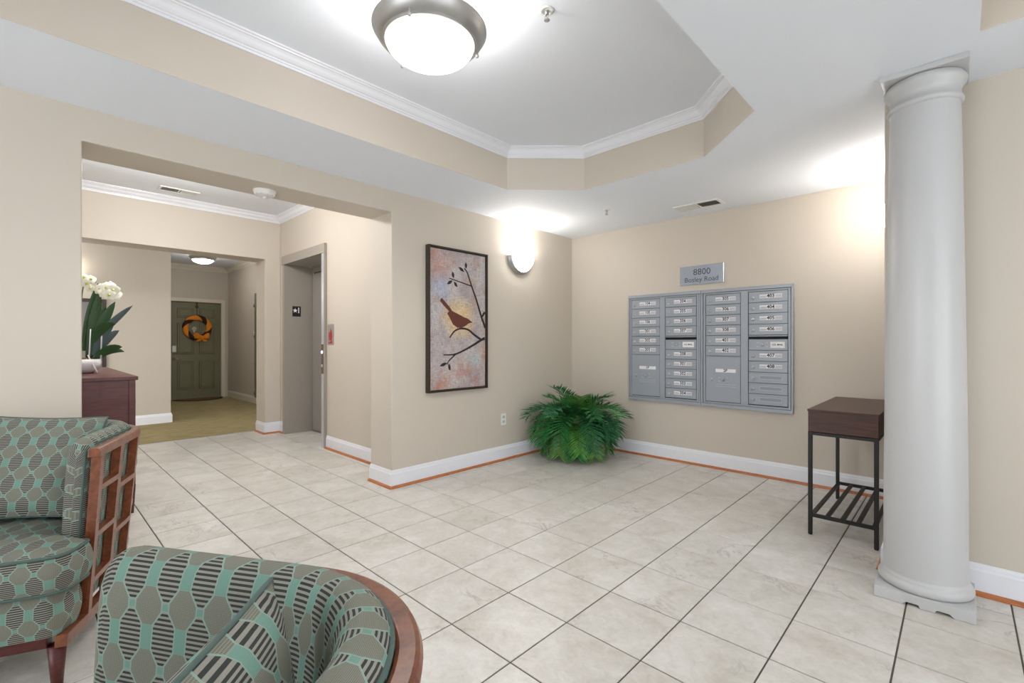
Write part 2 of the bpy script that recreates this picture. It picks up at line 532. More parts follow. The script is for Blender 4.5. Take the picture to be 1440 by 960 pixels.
for d, cx, cy, x0, x1, y0, y1 in cells:
    full = (x1 - x0 > 2 * hs - 1e-4 and y1 - y0 > 2 * hs - 1e-4)
    if in_view(cx, cy) and shown < 300:
        shown += 1
        if full:
            if shared is None:
                shared = build('tile', tile_mb(-hs, hs, -hs, hs), M_TILE, floor, True); o = shared
            else:
                o = shared.copy(); COL.objects.link(o)
            o.location = (cx, cy, random.uniform(-0.0003, 0.0003))
        else:
            o = build('tile', tile_mb(x0 - cx, x1 - cx, y0 - cy, y1 - cy), M_TILE, floor, True); o.location = (cx, cy, 0)
    else:
        q = tile_mb(x0, x1, y0, y1); n = rest.add(q.v)
        for f in q.f: rest.face([n + k for k in f])
build('outlying_tiles', rest, M_TILE, floor, True, kind='stuff')

mb = MB(); mb.box(-12.1, CARPET_X, -2.2, 3.2, -0.06, 0.004)
struct('floor_carpet', mb, M_CARPET, 'olive beige carpet of the corridor beyond the tiles', 'floor')
mb = MB(); mb.box(CARPET_X - 0.012, CARPET_X + 0.006, -0.1, 2.3, -0.01, 0.005)
struct('trim_1', mb, M_STEEL, 'thin metal strip between tile and carpet', 'trim')

# ---- walls
mb = MB()
mb.prism([(FRONT_Y, 0), (0.214, 0), (0.214, 2.262), (2.087, 2.262), (2.087, 0), (4.7, 0), (4.7, 2.95), (FRONT_Y, 2.95)], 'x', XA - 0.335, XA)
struct('wall_left', mb, M_WALL, 'beige wall with the wide cased opening and bird picture', 'wall', 0.007)
mb = MB(); mb.box(XA, -0.285, YB, YB + 0.15, 0, 2.95)
struct('wall_back', mb, M_WALL, 'beige wall that holds the mailboxes', 'wall')
mb = MB(); mb.box(-0.285, EAST_X, 3.135, YB + 0.15, 0, 2.95)
struct('wall_right', mb, M_WALL, 'beige wall behind the white column', 'wall', 0.007)
mb = MB()
for a, b in ((FRONT_Y, -2.6), (-0.35, 0.15), (1.9, 3.2)): mb.box(EAST_X, EAST_X + 0.15, a, b, 0, 2.95)
mb.box(EAST_X, EAST_X + 0.15, -2.6, 1.9, 2.3, 2.95)
struct('wall_east', mb, M_WALL, 'beige entrance side wall with two openings added to let daylight in, outside the picture', 'wall')
mb = MB()   # entrance wall behind the camera, unglazed opening added to admit daylight
for a, b in ((XA - 0.3, -2.7), (-0.5, EAST_X + 0.15)): mb.box(a, b, FRONT_Y - 0.15, FRONT_Y, 0, 2.95)
mb.box(-2.7, -0.5, FRONT_Y - 0.15, FRONT_Y, 2.3, 2.95)
struct('wall_front', mb, M_WALL, 'front wall with an opening added for daylight behind the viewer', 'wall')
for n_, (a, b) in enumerate(((-2.7, -0.5), (-2.6, -0.35), (0.15, 1.9))):  # frames of unseen openings, added and sized for the daylight they admit
    mb = MB(); t = 0.05; y0, y1 = FRONT_Y - 0.1, FRONT_Y - 0.04
    mb.box(a, a + t, y0, y1, 0, 2.3); mb.box(b - t, b, y0, y1, 0, 2.3); mb.box(a, b, y0, y1, 2.25, 2.3); mb.box(a, b, y0, y1, 0, 0.08)
    mb.box((a + b) / 2 - t / 2, (a + b) / 2 + t / 2, y0, y1, 0, 2.3)
    if n_: mb.v = [(EAST_X + 0.03 - (q[1] - FRONT_Y), q[0], q[2]) for q in mb.v]
    struct('unseen_window_%d' % (n_ + 1), mb, M_BLACK, ('dark frame of an unseen daylight opening added in the front wall', 'dark frame of an unseen daylight opening added in the side wall toward the front', 'dark frame of an unseen daylight opening added in the side wall toward the column')[n_], 'unseen_window')

YE = 2.375
mb = MB()
mb.prism([(-6.9, 0), (-6.411, 0), (-6.411, 2.241), (-5.185, 2.241), (-5.185, 0), (XA - 0.335, 0), (XA - 0.335, 2.95), (-6.9, 2.95)], 'y', YE, YE + 0.4)
struct('wall_elevator', mb, M_WALL, 'beige wall around the elevator entrance', 'wall')
mb = MB(); mb.prism([(-1.2, 2.282), (2.183, 2.282), (2.183, 0), (YE, 0), (YE, 2.95), (-1.2, 2.95)], 'x', -6.56, -6.89)
struct('wall_lobby', mb, M_WALL, 'beige header and stub of the opening to the carpeted corridor', 'wall', 0.006)
mb = MB(); mb.box(-6.56, XA - 0.335, -0.05, 0.07, 0, 2.95)
struct('wall_lobby_side', mb, M_WALL, 'beige wall behind the dark credenza', 'wall')
mb = MB(); mb.box(-11.8, -8.53, -2.2, 1.527, 0, 2.95)
struct('wall_hall', mb, M_HALL, 'beige corridor wall beside the credenza with outside corner', 'wall', 0.006)
mb = MB(); mb.box(-8.6, -6.5, -2.3, -2.2, 0, 2.95)
struct('wall_hall_left', mb, M_HALL, 'corridor end wall hidden to the left', 'wall')
mb = MB(); mb.box(-12.0, -6.88, 3.14, 3.3, 0, 2.95)
struct('wall_hall_right', mb, M_HALL, 'beige corridor wall right of the green door', 'wall')
mb = MB(); mb.prism([(1.5, 0), (2.10, 0), (2.10, 2.06), (3.01, 2.06), (3.01, 0), (3.2, 0), (3.2, 2.95), (1.5, 2.95)], 'x', -11.9, -11.75)
mb.box(-12.0, -11.9, 1.5, 3.2, 0, 2.95)
struct('wall_hall_end', mb, M_HALL, 'beige corridor end wall around the green door', 'wall')

# ---- ceilings
def ceiling_mb(outer, holes, z, thick=0.05):
    m = MB(); loops = [[Vector((x, y, 0)) for x, y in p] for p in [outer] + holes]
    flat = [q for l in loops for q in l]
    tri = tessellate_polygon(loops)
    for zz in (z, z + thick):
        n = m.add([(q.x, q.y, zz) for q in flat])
        for t in tri: m.face([n + i for i in t])
    return m
X0, X1, Y1, CH = -2.664, -0.797, 3.17, 0.447
Y0 = 2 * 1.263 - Y1
tray = [(X0, Y0 + CH), (X0 + CH, Y0), (X1 - CH, Y0), (X1, Y0 + CH), (X1, Y1 - CH), (X1 - CH, Y1), (X0 + CH, Y1), (X0, Y1 - CH)]
tray2 = [(0.06, -0.2), (2.9, -0.2), (2.9, 2.654), (0.06, 2.654)]
o = struct('ceiling', ceiling_mb([(XA - 0.1, FRONT_Y - 0.1), (EAST_X + 0.1, FRONT_Y - 0.1), (EAST_X + 0.1, 4.65), (XA - 0.1, 4.65)], [tray, tray2], H), M_CEIL,
           'white lower ceiling around the raised tray', 'ceiling')
def ring_mb(path, z0, z1, t=0.04):
    m = MB(); prof = [(0, z0), (0, z1), (-t, z1), (-t, z0)]
    m.sweep(path, prof, closed=True); return m
struct('wall_tray', ring_mb(tray, H + 0.0006, TRAY_Z + 0.02), M_WALL, 'beige upstand of the eight sided tray ceiling', 'wall')
struct('wall_tray_right', ring_mb(tray2, H + 0.0006, TRAY_Z + 0.02), M_WALL, 'beige upstand of the tray ceiling right of the column', 'wall')
def big(path, d): return [(x + (d if x > sum(p[0] for p in path) / len(path) else -d), y + (d if y > sum(p[1] for p in path) / len(path) else -d)) for x, y in path]
struct('ceiling_tray', ceiling_mb(big(tray, 0.03), [], TRAY_Z), M_CEIL, 'white raised ceiling inside the eight sided tray', 'ceiling')
struct('ceiling_tray_right', ceiling_mb(big(tray2, 0.03), [], TRAY_Z), M_CEIL, 'white raised ceiling right of the column', 'ceiling')
mb = MB(); mb.box(-6.7, XA - 0.3, -0.1, 2.9, LOBBY_Z, LOBBY_Z + 0.05)
struct('ceiling_lobby', mb, M_CEIL, 'white ceiling in front of the elevator', 'ceiling')
mb = MB(); mb.box(-12.0, -6.85, -2.3, 3.3, HALL_Z, HALL_Z + 0.05)
struct('ceiling_hall', mb, M_CEIL, 'white ceiling of the carpeted corridor', 'ceiling')

# ---- crown mouldings
def crown(z, s=1.0):
    p = [(0, -0.074), (0.007, -0.074), (0.009, -0.062), (0.015, -0.060), (0.017, -0.053), (0.026, -0.049), (0.036, -0.039), (0.044, -0.026),
         (0.052, -0.018), (0.061, -0.015), (0.063, -0.010), (0.074, -0.008), (0.076, 0.0), (0, 0)]
    return [(d * s, z + h * s) for d, h in p]
mb = MB(); mb.sweep(tray, crown(TRAY_Z), closed=True)
struct('trim_2', mb, M_TRIM, 'white crown moulding around the eight sided tray', 'trim')
mb = MB(); mb.sweep(tray2, crown(TRAY_Z), closed=True)
struct('trim_3', mb, M_TRIM, 'white crown moulding of the tray right of the column', 'trim')
mb = MB(); mb.sweep([(XA - 0.335, YE), (-6.56, YE), (-6.56, 0.07)], crown(LOBBY_Z, 1.1))
struct('trim_4', mb, M_TRIM, 'white crown moulding in front of the elevator', 'trim')
mb = MB(); mb.sweep([(-6.89, 3.14), (-11.75, 3.14), (-11.75, 1.527), (-8.53, 1.527), (-8.53, -2.2)], crown(HALL_Z, 1.25))
struct('trim_5', mb, M_DOORTRIM, 'cream crown moulding of the carpeted corridor', 'trim')

# ---- baseboards with orange shoe moulding
BASE = [(0, 0.0), (0.015, 0.0), (0.015, 0.112), (0.0125, 0.119), (0.009, 0.122), (0.009, 0.130), (0.006, 0.138), (0.004, 0.145), (0, 0.145)]
SHOE = [(0.015, 0.0)] + [(0.015 + 0.018 * cos(radians(a)), 0.020 * sin(radians(a))) for a in (0, 22, 45, 68, 90)]
def baseboard(name, path, label, shoe=True, shoe_path=None, mat=None):
    mb = MB(); mb.sweep(path, BASE); o = struct(name, mb, mat or M_TRIM, label, 'baseboard')
    if shoe:
        mb = MB(); mb.sweep(shoe_path or path, SHOE); s = build('shoe_molding', mb, M_SHOE, o); s['label'] = 'orange stained wood strip at the floor'
    return o
# sweep offsets to the left of travel: walk so that the room is on the left
baseboard('baseboard_left', [(XA, YB), (XA, 2.087), (XA - 0.335, 2.087)], 'white baseboard below the bird picture turning into the opening')
baseboard('baseboard_left_near', [(XA - 0.335, 0.214), (XA, 0.214), (XA, FRONT_Y)], 'white baseboard left of the wide opening')
baseboard('baseboard_back', [(-0.285, YB), (XA, YB)], 'white baseboard under the mailboxes')
baseboard('baseboard_right', [(EAST_X, 3.135), (-0.285, 3.135), (-0.285, YB)], 'white baseboard behind the column')
baseboard('baseboard_elevator', [(XA - 0.36, YE), (-5.17, YE)], 'white baseboard between elevator and opening')
baseboard('baseboard_lobby', [(-6.41, YE), (-6.56, YE), (-6.56, 2.183), (-6.87, 2.183)], 'white baseboard on the stub left of the elevator')
baseboard('baseboard_hall', [(-11.0, 1.527), (-8.53, 1.527), (-8.53, -2.2)], 'white baseboard right of the credenza', False)
baseboard('baseboard_hall_right', [(-6.9, 3.14), (-11.75, 3.14), (-11.75, 3.12)], 'cream baseboard right of the green door', False, mat=M_DOORTRIM)

# =================================================================== OBJECTS
# ---- column
CX, CY = -0.12, 2.945
col = thing('column', (CX, CY, 0), 'white round column with square plinth and capital beside the console table', 'column', kind='thing')
hw = 0.1725
mb = MB()     # plinth with two shallow notches along the front and right edges
def notch(a0, a1):
    L = a1 - a0; return [(a0, 0), (a0 + 0.30 * L, 0), (a0 + 0.34 * L, 0.013), (a0 + 0.46 * L, 0.013), (a0 + 0.475 * L, 0), (a0 + 0.62 * L, 0), (a0 + 0.64 * L, 0.013), (a0 + 0.76 * L, 0.013), (a0 + 0.80 * L, 0), (a1, 0)]
lo = notch(-hw, hw)
mb.prism([(CX + a, z) for a, z in lo] + [(CX + hw, 0.052), (CX - hw, 0.052)], 'y', CY - hw, CY - hw + 0.03)
mb.box(CX - hw, CX + hw, CY - hw + 0.03, CY + hw, 0, 0.052)
bevel(build('plinth', mb, M_COLUMN, col), 0.003)
pr = [(0.150, 0.050), (0.168, 0.054), (0.1725, 0.066), (0.1725, 0.078), (0.167, 0.090), (0.160, 0.094), (0.160, 0.100), (0.158, 0.104), (0.154, 0.110), (0.152, 0.122)]
mb = MB(); mb.lathe(pr, (CX, CY, 0), 64); build('base_molding', mb, M_COLUMN, col)
pr = []
for i in range(25):
    z = 0.115 + (2.295 - 0.115) * i / 24; t = i / 24
    r = 0.1515 - 0.024 * max(0, (t - 0.12)) ** 1.35 / 0.88 ** 1.35
    if t < 0.03: r += 0.002
    pr.append((r, z))
mb = MB(); mb.lathe(pr, (CX, CY, 0), 64); build('shaft', mb, M_COLUMN, col)
pr = [(0.1275, 2.285), (0.134, 2.288), (0.1385, 2.296), (0.1385, 2.304), (0.134, 2.312), (0.1285, 2.315), (0.1285, 2.345), (0.131, 2.352), (0.136, 2.362), (0.146, 2.376), (0.149, 2.386), (0.149, 2.394), (0.1445, 2.404), (0.140, 2.412)]
mb = MB(); mb.lathe(pr, (CX, CY, 0), 64); build('capital', mb, M_COLUMN, col)
mb = MB(); mb.box(CX - 0.153, CX + 0.153, CY - 0.153, CY + 0.153, 2.414, 2.44); bevel(build('abacus', mb, M_COLUMN, col), 0.004)

# ---- console table
tx0, tx1, ty0, ty1, tz = -0.685, -0.33, 3.375, 4.31, 0.779
tb = thing('console_table', (-0.5, 3.84, 0), 'narrow console table with walnut drawer box on black metal frame', 'table')
mb = MB(); mb.box(tx0, tx1, ty0, ty1, tz - 0.012, tz, 0.0015); build('table_top', mb, M_TABLEWOOD, tb)
mb = MB(); mb.box(tx0 + 0.004, tx1 - 0.004, ty0 + 0.004, ty1 - 0.004, 0.642, tz - 0.0125, 0.001); build('drawer_box', mb, M_TABLEWOOD, tb)
w = 0.022
mb = MB(); mb.box(tx0 + w, tx1 - w, ty0 + 0.005, ty0 + 0.005 + w, 0.62, 0.64, 0.002); mb.box(tx0 + w, tx1 - w, ty1 - 0.005 - w, ty1 - 0.005, 0.62, 0.64, 0.002)
mb.box(tx0 + 0.004, tx0 + 0.004 + w, ty0 + 0.02, ty1 - 0.02, 0.62, 0.64, 0.002); mb.box(tx1 - 0.004 - w, tx1 - 0.004, ty0 + 0.02, ty1 - 0.02, 0.62, 0.64, 0.002)
build('top_frame', mb, M_BLACK, tb)
for x in (tx0 + 0.003, tx1 - 0.003 - w):
    for y in (ty0 + 0.004, ty1 - 0.004 - w):
        mb = MB(); mb.box(x, x + w, y, y + w, 0.004, 0.641, 0.002); l = build('leg', mb, M_BLACK, tb)
        mb = MB(); mb.box(x + 0.002, x + w - 0.002, y + 0.002, y + w - 0.002, 0, 0.004); build('foot_pad', mb, M_DARK, l)
for y in (ty0 + 0.006, ty1 - 0.006 - 0.018):
    mb = MB(); mb.box(tx0 + w, tx1 - w, y, y + 0.018, 0.112, 0.134, 0.002); build('crossbar', mb, M_BLACK, tb)
for k in range(5):
    x = tx0 + 0.012 + k * (tx1 - tx0 - 0.024 - 0.024) / 4
    mb = MB(); mb.box(x, x + 0.024, ty0 + 0.02, ty1 - 0.02, 0.118, 0.132, 0.002); build('slat', mb, M_BLACK, tb)

# ---- picture on the left wall
pc = thing('framed_picture', (XA, 2.77, 0.754), 'tall framed picture of a rust bird on a dark branch', 'picture')
y0, y1, z0, z1 = 2.42, 3.12, 0.754, 2.046
mb = MB()
xs, t = XA + 0.052, 0.016
mb.box(XA, xs, y0, y0 + t, z0, z1); mb.box(XA, xs, y1 - t, y1, z0, z1); mb.box(XA, xs, y0 + t, y1 - t, z0, z0 + t); mb.box(XA, xs, y0 + t, y1 - t, z1 - t, z1)
bevel(build('frame', mb, M_FRAME, pc), 0.0015)
mb = MB(); CXV = XA + 0.034; n = mb.add([(0, 0, 0)])
mb = MB(); mb.box(XA + 0.004, CXV, y0 + t + 0.006, y1 - t - 0.006, z0 + t + 0.006, z1 - t - 0.006)
for i, q in enumerate(mb.v): mb.v[i] = (q[0] - XA, q[1] - (y0 + t), q[2] - z0)
cv = build('canvas', mb, M_CANVAS, pc, True); cv.location = (0, y0 + t - 2.77, 0)
def strip(pts, widths, x, mat, name, parent):
    m = MB(); P = [Vector(p) for p in pts]; k = len(P); L, Rr = [], []
    for i, p in enumerate(P):
        d = (P[min(i + 1, k - 1)] - P[max(i - 1, 0)]).normalized(); nrm = Vector((-d.y, d.x)) * widths[i] / 2
        L.append(p + nrm); Rr.append(p - nrm)
    n = m.add([(x, q.x, q.y) for q in L] + [(x, q.x, q.y) for q in Rr])
    for i in range(k - 1): m.face([n + i, n + i + 1, n + k + i + 1, n + k + i])
    off = Vector((XA, 2.77, 0.754)); m.v = [tuple(Vector(q) - off) for q in m.v]
    return build(name, m, mat, parent, True)
def smooth_line(pts, sub=5):
    P = [Vector(p) for p in pts]; out = []
    for i in range(len(P) - 1):
        a, b, c, d = P[max(i - 1, 0)], P[i], P[i + 1], P[min(i + 2, len(P) - 1)]
        for s_ in range(sub):
            t_ = s_ / sub
            out.append(0.5 * ((2 * b) + (c - a) * t_ + (2 * a - 5 * b + 4 * c - d) * t_ ** 2 + (3 * b - a - 3 * c + d) * t_ ** 3))
    return out + [P[-1]]
ART = [([(3.1, 1.336), (3.042, 1.455), (2.98, 1.608), (2.919, 1.735), (2.871, 1.844), (2.831, 1.884)], 0.026, 0.011),
       ([(2.919, 1.726), (2.789, 1.75), (2.654, 1.774)], 0.012, 0.009), ([(3.059, 1.442), (3.075, 1.469), (3.095, 1.485)], 0.02, 0.026),
       ([(3.093, 1.234), (3.047, 1.219), (2.907, 1.153), (2.732, 1.089), (2.589, 1.083)], 0.03, 0.01),
       ([(3.047, 1.219), (2.955, 1.268), (2.883, 1.312), (2.801, 1.323), (2.721, 1.3), (2.661, 1.238)], 0.022, 0.014),
       ([(2.732, 1.089), (2.654, 1.03), (2.628, 0.992)], 0.016, 0.008)]
for k, (pts, a, b) in enumerate(ART):
    q = smooth_line(pts); strip(q, [a + (b - a) * i / (len(q) - 1) for i in range(len(q))], CXV + 0.0006 + k * 0.0001, M_BRANCH, 'branch_print', cv).location = (0, -(y0 + t - 2.77), 0)
bird = [(2.567, 1.592), (2.55, 1.565), (2.589, 1.526), (2.654, 1.475), (2.632, 1.455), (2.654, 1.426), (2.672, 1.399), (2.698, 1.358), (2.748, 1.331), (2.794, 1.327), (2.848, 1.348), (2.883, 1.372), (2.938, 1.383), (2.902, 1.402), (2.876, 1.417), (2.817, 1.433), (2.755, 1.457), (2.692, 1.478), (2.654, 1.52), (2.599, 1.568)]
m = MB(); tri = tessellate_polygon([[Vector((a, b, 0)) for a, b in bird]])
off = Vector((XA, y0 + t, 0.754)); n = m.add([Vector((CXV + 0.0014, a, b)) - off for a, b in bird])
for f in tri: m.face([n + i for i in f])
for a, b in (((2.748, 1.333), (2.764, 1.31)), ((2.785, 1.33), (2.79, 1.314))):
    n = m.add([Vector((CXV + 0.0014, a[0] - 0.004, a[1])) - off, Vector((CXV + 0.0014, a[0] + 0.004, a[1])) - off, Vector((CXV + 0.0014, b[0] + 0.005, b[1])) - off, Vector((CXV + 0.0014, b[0] - 0.005, b[1])) - off]); m.face([n, n + 1, n + 2, n + 3])
build('bird_print', m, M_BIRD, cv, True)
for a, b in [((2.632, 1.719), (2.692, 1.755)), ((2.748, 1.702), (2.71, 1.748)), ((2.694, 1.837), (2.705, 1.779)), ((2.766, 1.886), (2.831, 1.852)), ((2.852, 1.941), (2.855, 1.882)), ((2.55, 0.985), (2.632, 1.01)), ((2.665, 0.939), (2.65, 1.004))]:
    a, b = Vector(a), Vector(b); pts = [a + (b - a) * i / 8 for i in range(9)]
    strip(pts, [0.027 * sin(pi * i / 8) + 0.002 for i in range(9)], CXV + 0.0007, M_BRANCH, 'leaf_print', cv).location = (0, -(y0 + t - 2.77), 0)

# ---- half bowl sconces
def sconce(loc, rotz, label, watts):
    s = thing('wall_sconce', loc, label, 'wall lamp', 'half bowl wall sconces', rotz)   # local +x leaves the wall, z up, origin at the top centre
    R0 = 0.185
    mb = MB(); rows = []
    prof = [(R0 - 0.006, 0), (R0, 0.004), (R0, 0.02), (R0 - 0.008, 0.024), (R0 - 0.006, 0.034), (R0 - 0.018, 0.046), (R0 - 0.026, 0.05), (R0 - 0.03, 0.046), (R0 - 0.03, 0.0)]
    for i in range(33):
        a = pi + pi * i / 32
        rows.append([(x, r * cos(a), r * sin(a) * 1.0) for r, x in prof])
    mb.grid(rows, None, True, True); C = len(prof); mb.face(range(C)); mb.face(range(32 * C, 33 * C))
    o = build('metal_band', mb, M_NICKEL, s, True)
    mb = MB(); k = 24; r1 = 0.152
    n = mb.add([(0.002, (R0 - 0.02) * cos(pi + pi * i / k), (R0 - 0.02) * sin(pi + pi * i / k)) for i in range(k + 1)]); mb.face(range(n, n + k + 1))
    build('back_plate', mb, M_WHITE, s, True)
    mb = MB(); rows = []
    for i in range(25):
        a = pi + pi * i / 24; row = []
        for j in range(13):
            b = (pi / 2) * j / 12
            row.append((0.03 + 0.115 * sin(b), r1 * cos(b) * cos(a) if j < 12 else 0, r1 * cos(b) * sin(a)))
        rows.append(row)
    mb.grid(rows, None, False, True); build('glass_bowl', mb, M_SCONCELIT, s, True)
    l = lamp_light('sconce_bulb', (0, 0, 0), watts, 0.04); l.parent = s; l.location = (0.075, 0, 0.02)
    return s
sconce((XA, 3.625, 2.092), 0, 'lit half bowl wall sconce with nickel band right of the bird picture', 1.6)
sconce((-0.285, 4.13, 2.12), pi, 'lit half bowl wall sconce hidden behind the column, above the console table', 1.5)
sconce((-8.53, 0.33, 2.10), 0, 'lit half bowl wall sconce on the corridor wall above the orchid', 0.8)

# ---- ceiling lamps
def drum_lamp(x, y, zc, drop, R0, label, watts_up, watts_down, group=None, pend=True, lit=None, seen=True):
    s = thing('ceiling_lamp', (x, y, zc), label, 'ceiling lamp', group)
    z = zc - drop        # rim top
    k = R0 / 0.25
    mb = MB()
    pr = [(0.235, -0.004), (0.250, 0.0), (0.254, -0.006), (0.250, -0.013), (0.247, -0.016), (0.244, -0.022), (0.236, -0.036), (0.224, -0.05), (0.212, -0.058), (0.207, -0.060), (0.205, -0.066), (0.198, -0.068), (0.194, -0.062), (0.196, -0.05), (0.215, -0.03), (0.235, -0.004)]
    mb.lathe([(r * k, h * k) for r, h in pr], (x, y, z), 72); build('metal_ring', mb, M_NICKEL, s)
    mb = MB(); pr = []
    for i in range(15):
        a = (pi / 2) * i / 14; pr.append((0.197 * cos(a) if i < 14 else 0.0005, -0.060 - 0.088 * sin(a)))
    pr = [(0.196, -0.04)] + pr
    mb.lathe([(r * k, h * k) for r, h in pr], (x, y, z), 56); build('glass_bowl', mb, lit or M_GLASSLIT, s)
    if pend:
        mb = MB(); mb.lathe([(0.0005, 0), (0.075, 0), (0.075, -0.012), (0.06, -0.022), (0.0005, -0.024)], (x, y, zc), 40); build('canopy', mb, M_NICKEL, s)
    for q in range(3):
        a = 0.95 + q * 2 * pi / 3
        if pend:
            mb = MB(); mb.tube([(x + 0.05 * cos(a), y + 0.05 * sin(a), zc - 0.02), (x + 0.238 * k * cos(a), y + 0.238 * k * sin(a), z - 0.004)], 0.004); build('rod', mb, M_NICKEL, s)
        a += 0.12
        px, py = x + 0.216 * k * cos(a), y + 0.216 * k * sin(a)
        mb = MB(); mb.lathe([(0.0005, -0.086), (0.006, -0.084), (0.008, -0.077), (0.006, -0.07), (0.004, -0.066), (0.004, -0.045)], (px, py, z), 14); build('finial', mb, M_NICKEL, s)
    if watts_up: lamp_light('upper_bulb', (x, y, z - 0.045), watts_up, 0.08, s)
    if watts_down: lamp_light('added_bowl_light', (x, y, z - (0.24 if pend else 0.16)), watts_down, 0.12, s, down=pend)  # unseen light added below the bowl to carry its glow into the room
    return s
drum_lamp(-1.717, 1.263, TRAY_Z, 0.175, 0.25, 'large bowl ceiling lamp with nickel ring hanging in the tray', 4.8, 19)
drum_lamp(1.48, 1.2, TRAY_Z, 0.175, 0.25, 'bowl ceiling lamp of the tray right of the column', 1, 9)
drum_lamp(-4.85, 1.0, LOBBY_Z, 0.06, 0.20, 'flush bowl ceiling lamp above the elevator lobby', 0, 36, pend=False)
drum_lamp(-10.05, 2.28, HALL_Z, 0.06, 0.215, 'small lit flush ceiling lamp in the corridor before the green door', 0, 6, pend=False, lit=M_HALLLIT)

# ---- ceiling fittings
def vent(x, y, z, lx, ly, label, along='x'):
    s = thing('air_vent', (x, y, z), label, 'vent', 'ceiling air vents')
    A, B = (lx, ly)
    def bx(m, a0, a1, b0, b1, z0, z1):
        if along == 'x': m.box(x + a0, x + a1, y + b0, y + b1, z0, z1)
        else: m.box(x + b0, x + b1, y + a0, y + a1, z0, z1)
    mb = MB(); t = 0.022
    bx(mb, -A / 2, A / 2, -B / 2, -B / 2 + t, z - 0.008, z); bx(mb, -A / 2, A / 2, B / 2 - t, B / 2, z - 0.008, z)
    bx(mb, -A / 2, -A / 2 + t, -B / 2 + t, B / 2 - t, z - 0.008, z); bx(mb, A / 2 - t, A / 2, -B / 2 + t, B / 2 - t, z - 0.008, z)
    bx(mb, -0.006, 0.006, -B / 2 + t, B / 2 - t, z - 0.008, z)
    build('frame', mb, M_WHITE, s)
    mb = MB(); bx(mb, -A / 2 + t, A / 2 - t, -B / 2 + t, B / 2 - t, z - 0.0015, z - 0.0005); build('duct_shade', mb, M_VENTSHADE, s)  # grey sheet standing in for the shade inside the duct
    for side in (-1, 1):
        nsl = 11
        for k in range(nsl):
            a = side * (0.012 + (A / 2 - t - 0.012) * (k + 0.5) / nsl); d = 0.0068
            m = MB(); tilt = -0.0075 * (1 if side < 0 else -1)
            pts = []
            for aa, zz in ((a - 0.0, z - 0.0015), (a + tilt, z - 0.0085)):
                for bb in (-B / 2 + t, B / 2 - t):
                    pts.append((x + aa, y + bb, zz) if along == 'x' else (x + bb, y + aa, zz))
            n = m.add(pts); m.face([n, n + 1, n + 3, n + 2])
            n = m.add([(p[0] + (0.0012 if along == 'x' else 0), p[1] + (0 if along == 'x' else 0.0012), p[2]) for p in pts]); m.face([n, n + 2, n + 3, n + 1])
            build('slat', m, M_WHITE, s)
    return s
vent(-1.71, 4.235, H, 0.40, 0.19, 'white ceiling air vent above the mailboxes')
vent(-6.2, 1.18, LOBBY_Z, 0.36, 0.18, 'white ceiling air vent in front of the elevator', 'y')

def sprinkler(x, y, z, label):
    s = thing('fire_sprinkler', (x, y, z), label, 'sprinkler', 'ceiling sprinklers')
    mb = MB(); mb.lathe([(0.0005, -0.001), (0.02, -0.001), (0.022, -0.005), (0.033, -0.004), (0.036, -0.0005), (0.036, 0)], (x, y, z), 28); build('escutcheon', mb, M_WHITE, s)
    mb = MB(); mb.lathe([(0.009, 0), (0.009, -0.016), (0.005, -0.018)], (x, y, z), 14)
    mb.tube([(x - 0.006, y, z - 0.016), (x - 0.012, y, z - 0.03), (x, y, z - 0.044)], 0.0018, 6); mb.tube([(x + 0.006, y, z - 0.016), (x + 0.012, y, z - 0.03), (x, y, z - 0.044)], 0.0018, 6)
    mb.tube([(x, y, z - 0.018), (x, y, z - 0.042)], 0.0022, 6); build('sprinkler_head', mb, M_NICKEL, s)
    mb = MB(); mb.lathe([(0.0005, -0.044), (0.014, -0.044), (0.014, -0.0465), (0.0005, -0.0465)], (x, y, z), 18); build('deflector', mb, M_NICKEL, s)
sprinkler(-1.418, 1.722, TRAY_Z, 'white fire sprinkler on the raised tray ceiling')
sprinkler(-2.396, 3.79, H, 'white fire sprinkler on the lower ceiling left of the vent')

s = thing('smoke_detector', (-3.54, 1.175, 2.262), 'round white smoke detector under the opening header', 'smoke detector')
mb = MB(); mb.lathe([(0.0005, 0), (0.074, 0), (0.074, -0.008), (0.070, -0.012), (0.066, -0.03), (0.055, -0.038), (0.03, -0.041), (0.0005, -0.041)], s.location, 40); build('housing', mb, M_WHITE, s)
mb = MB(); mb.lathe([(0.012, -0.04), (0.012, -0.052), (0.008, -0.058), (0.0005, -0.058)], s.location, 16); build('sensor_cap', mb, M_WHITE, s)
mb = MB()
for k in range(10):
    a = 2 * pi * k / 10; c = Vector(s.location) + Vector((0.0615 * cos(a), 0.0615 * sin(a), -0.0345))
    mb.box(c.x - 0.004, c.x + 0.004, c.y - 0.004, c.y + 0.004, c.z - 0.002, c.z + 0.002)
build('sensor_slots', mb, M_LABELGREY, s, kind='stuff')

# ---- power outlet
s = thing('power_outlet', (XA, 3.381, 0.355), 'white duplex power outlet low on the wall beside the plant', 'outlet')
mb = MB(); mb.box(XA, XA + 0.007, 3.344, 3.418, 0.355, 0.472, 0.002); build('cover_plate', mb, M_WHITE, s)
for zc in (0.39, 0.437):
    mb = MB(); mb.box(XA + 0.006, XA + 0.009, 3.364, 3.398, zc - 0.015, zc + 0.015, 0.001); f = build('socket_face', mb, M_LABELGREY, s)
    mb = MB(); mb.box(XA + 0.0088, XA + 0.0095, 3.372, 3.3745, zc - 0.004, zc + 0.007); mb.box(XA + 0.0088, XA + 0.0095, 3.387, 3.3895, zc - 0.004, zc + 0.007); build('slot', mb, M_DARK, f)

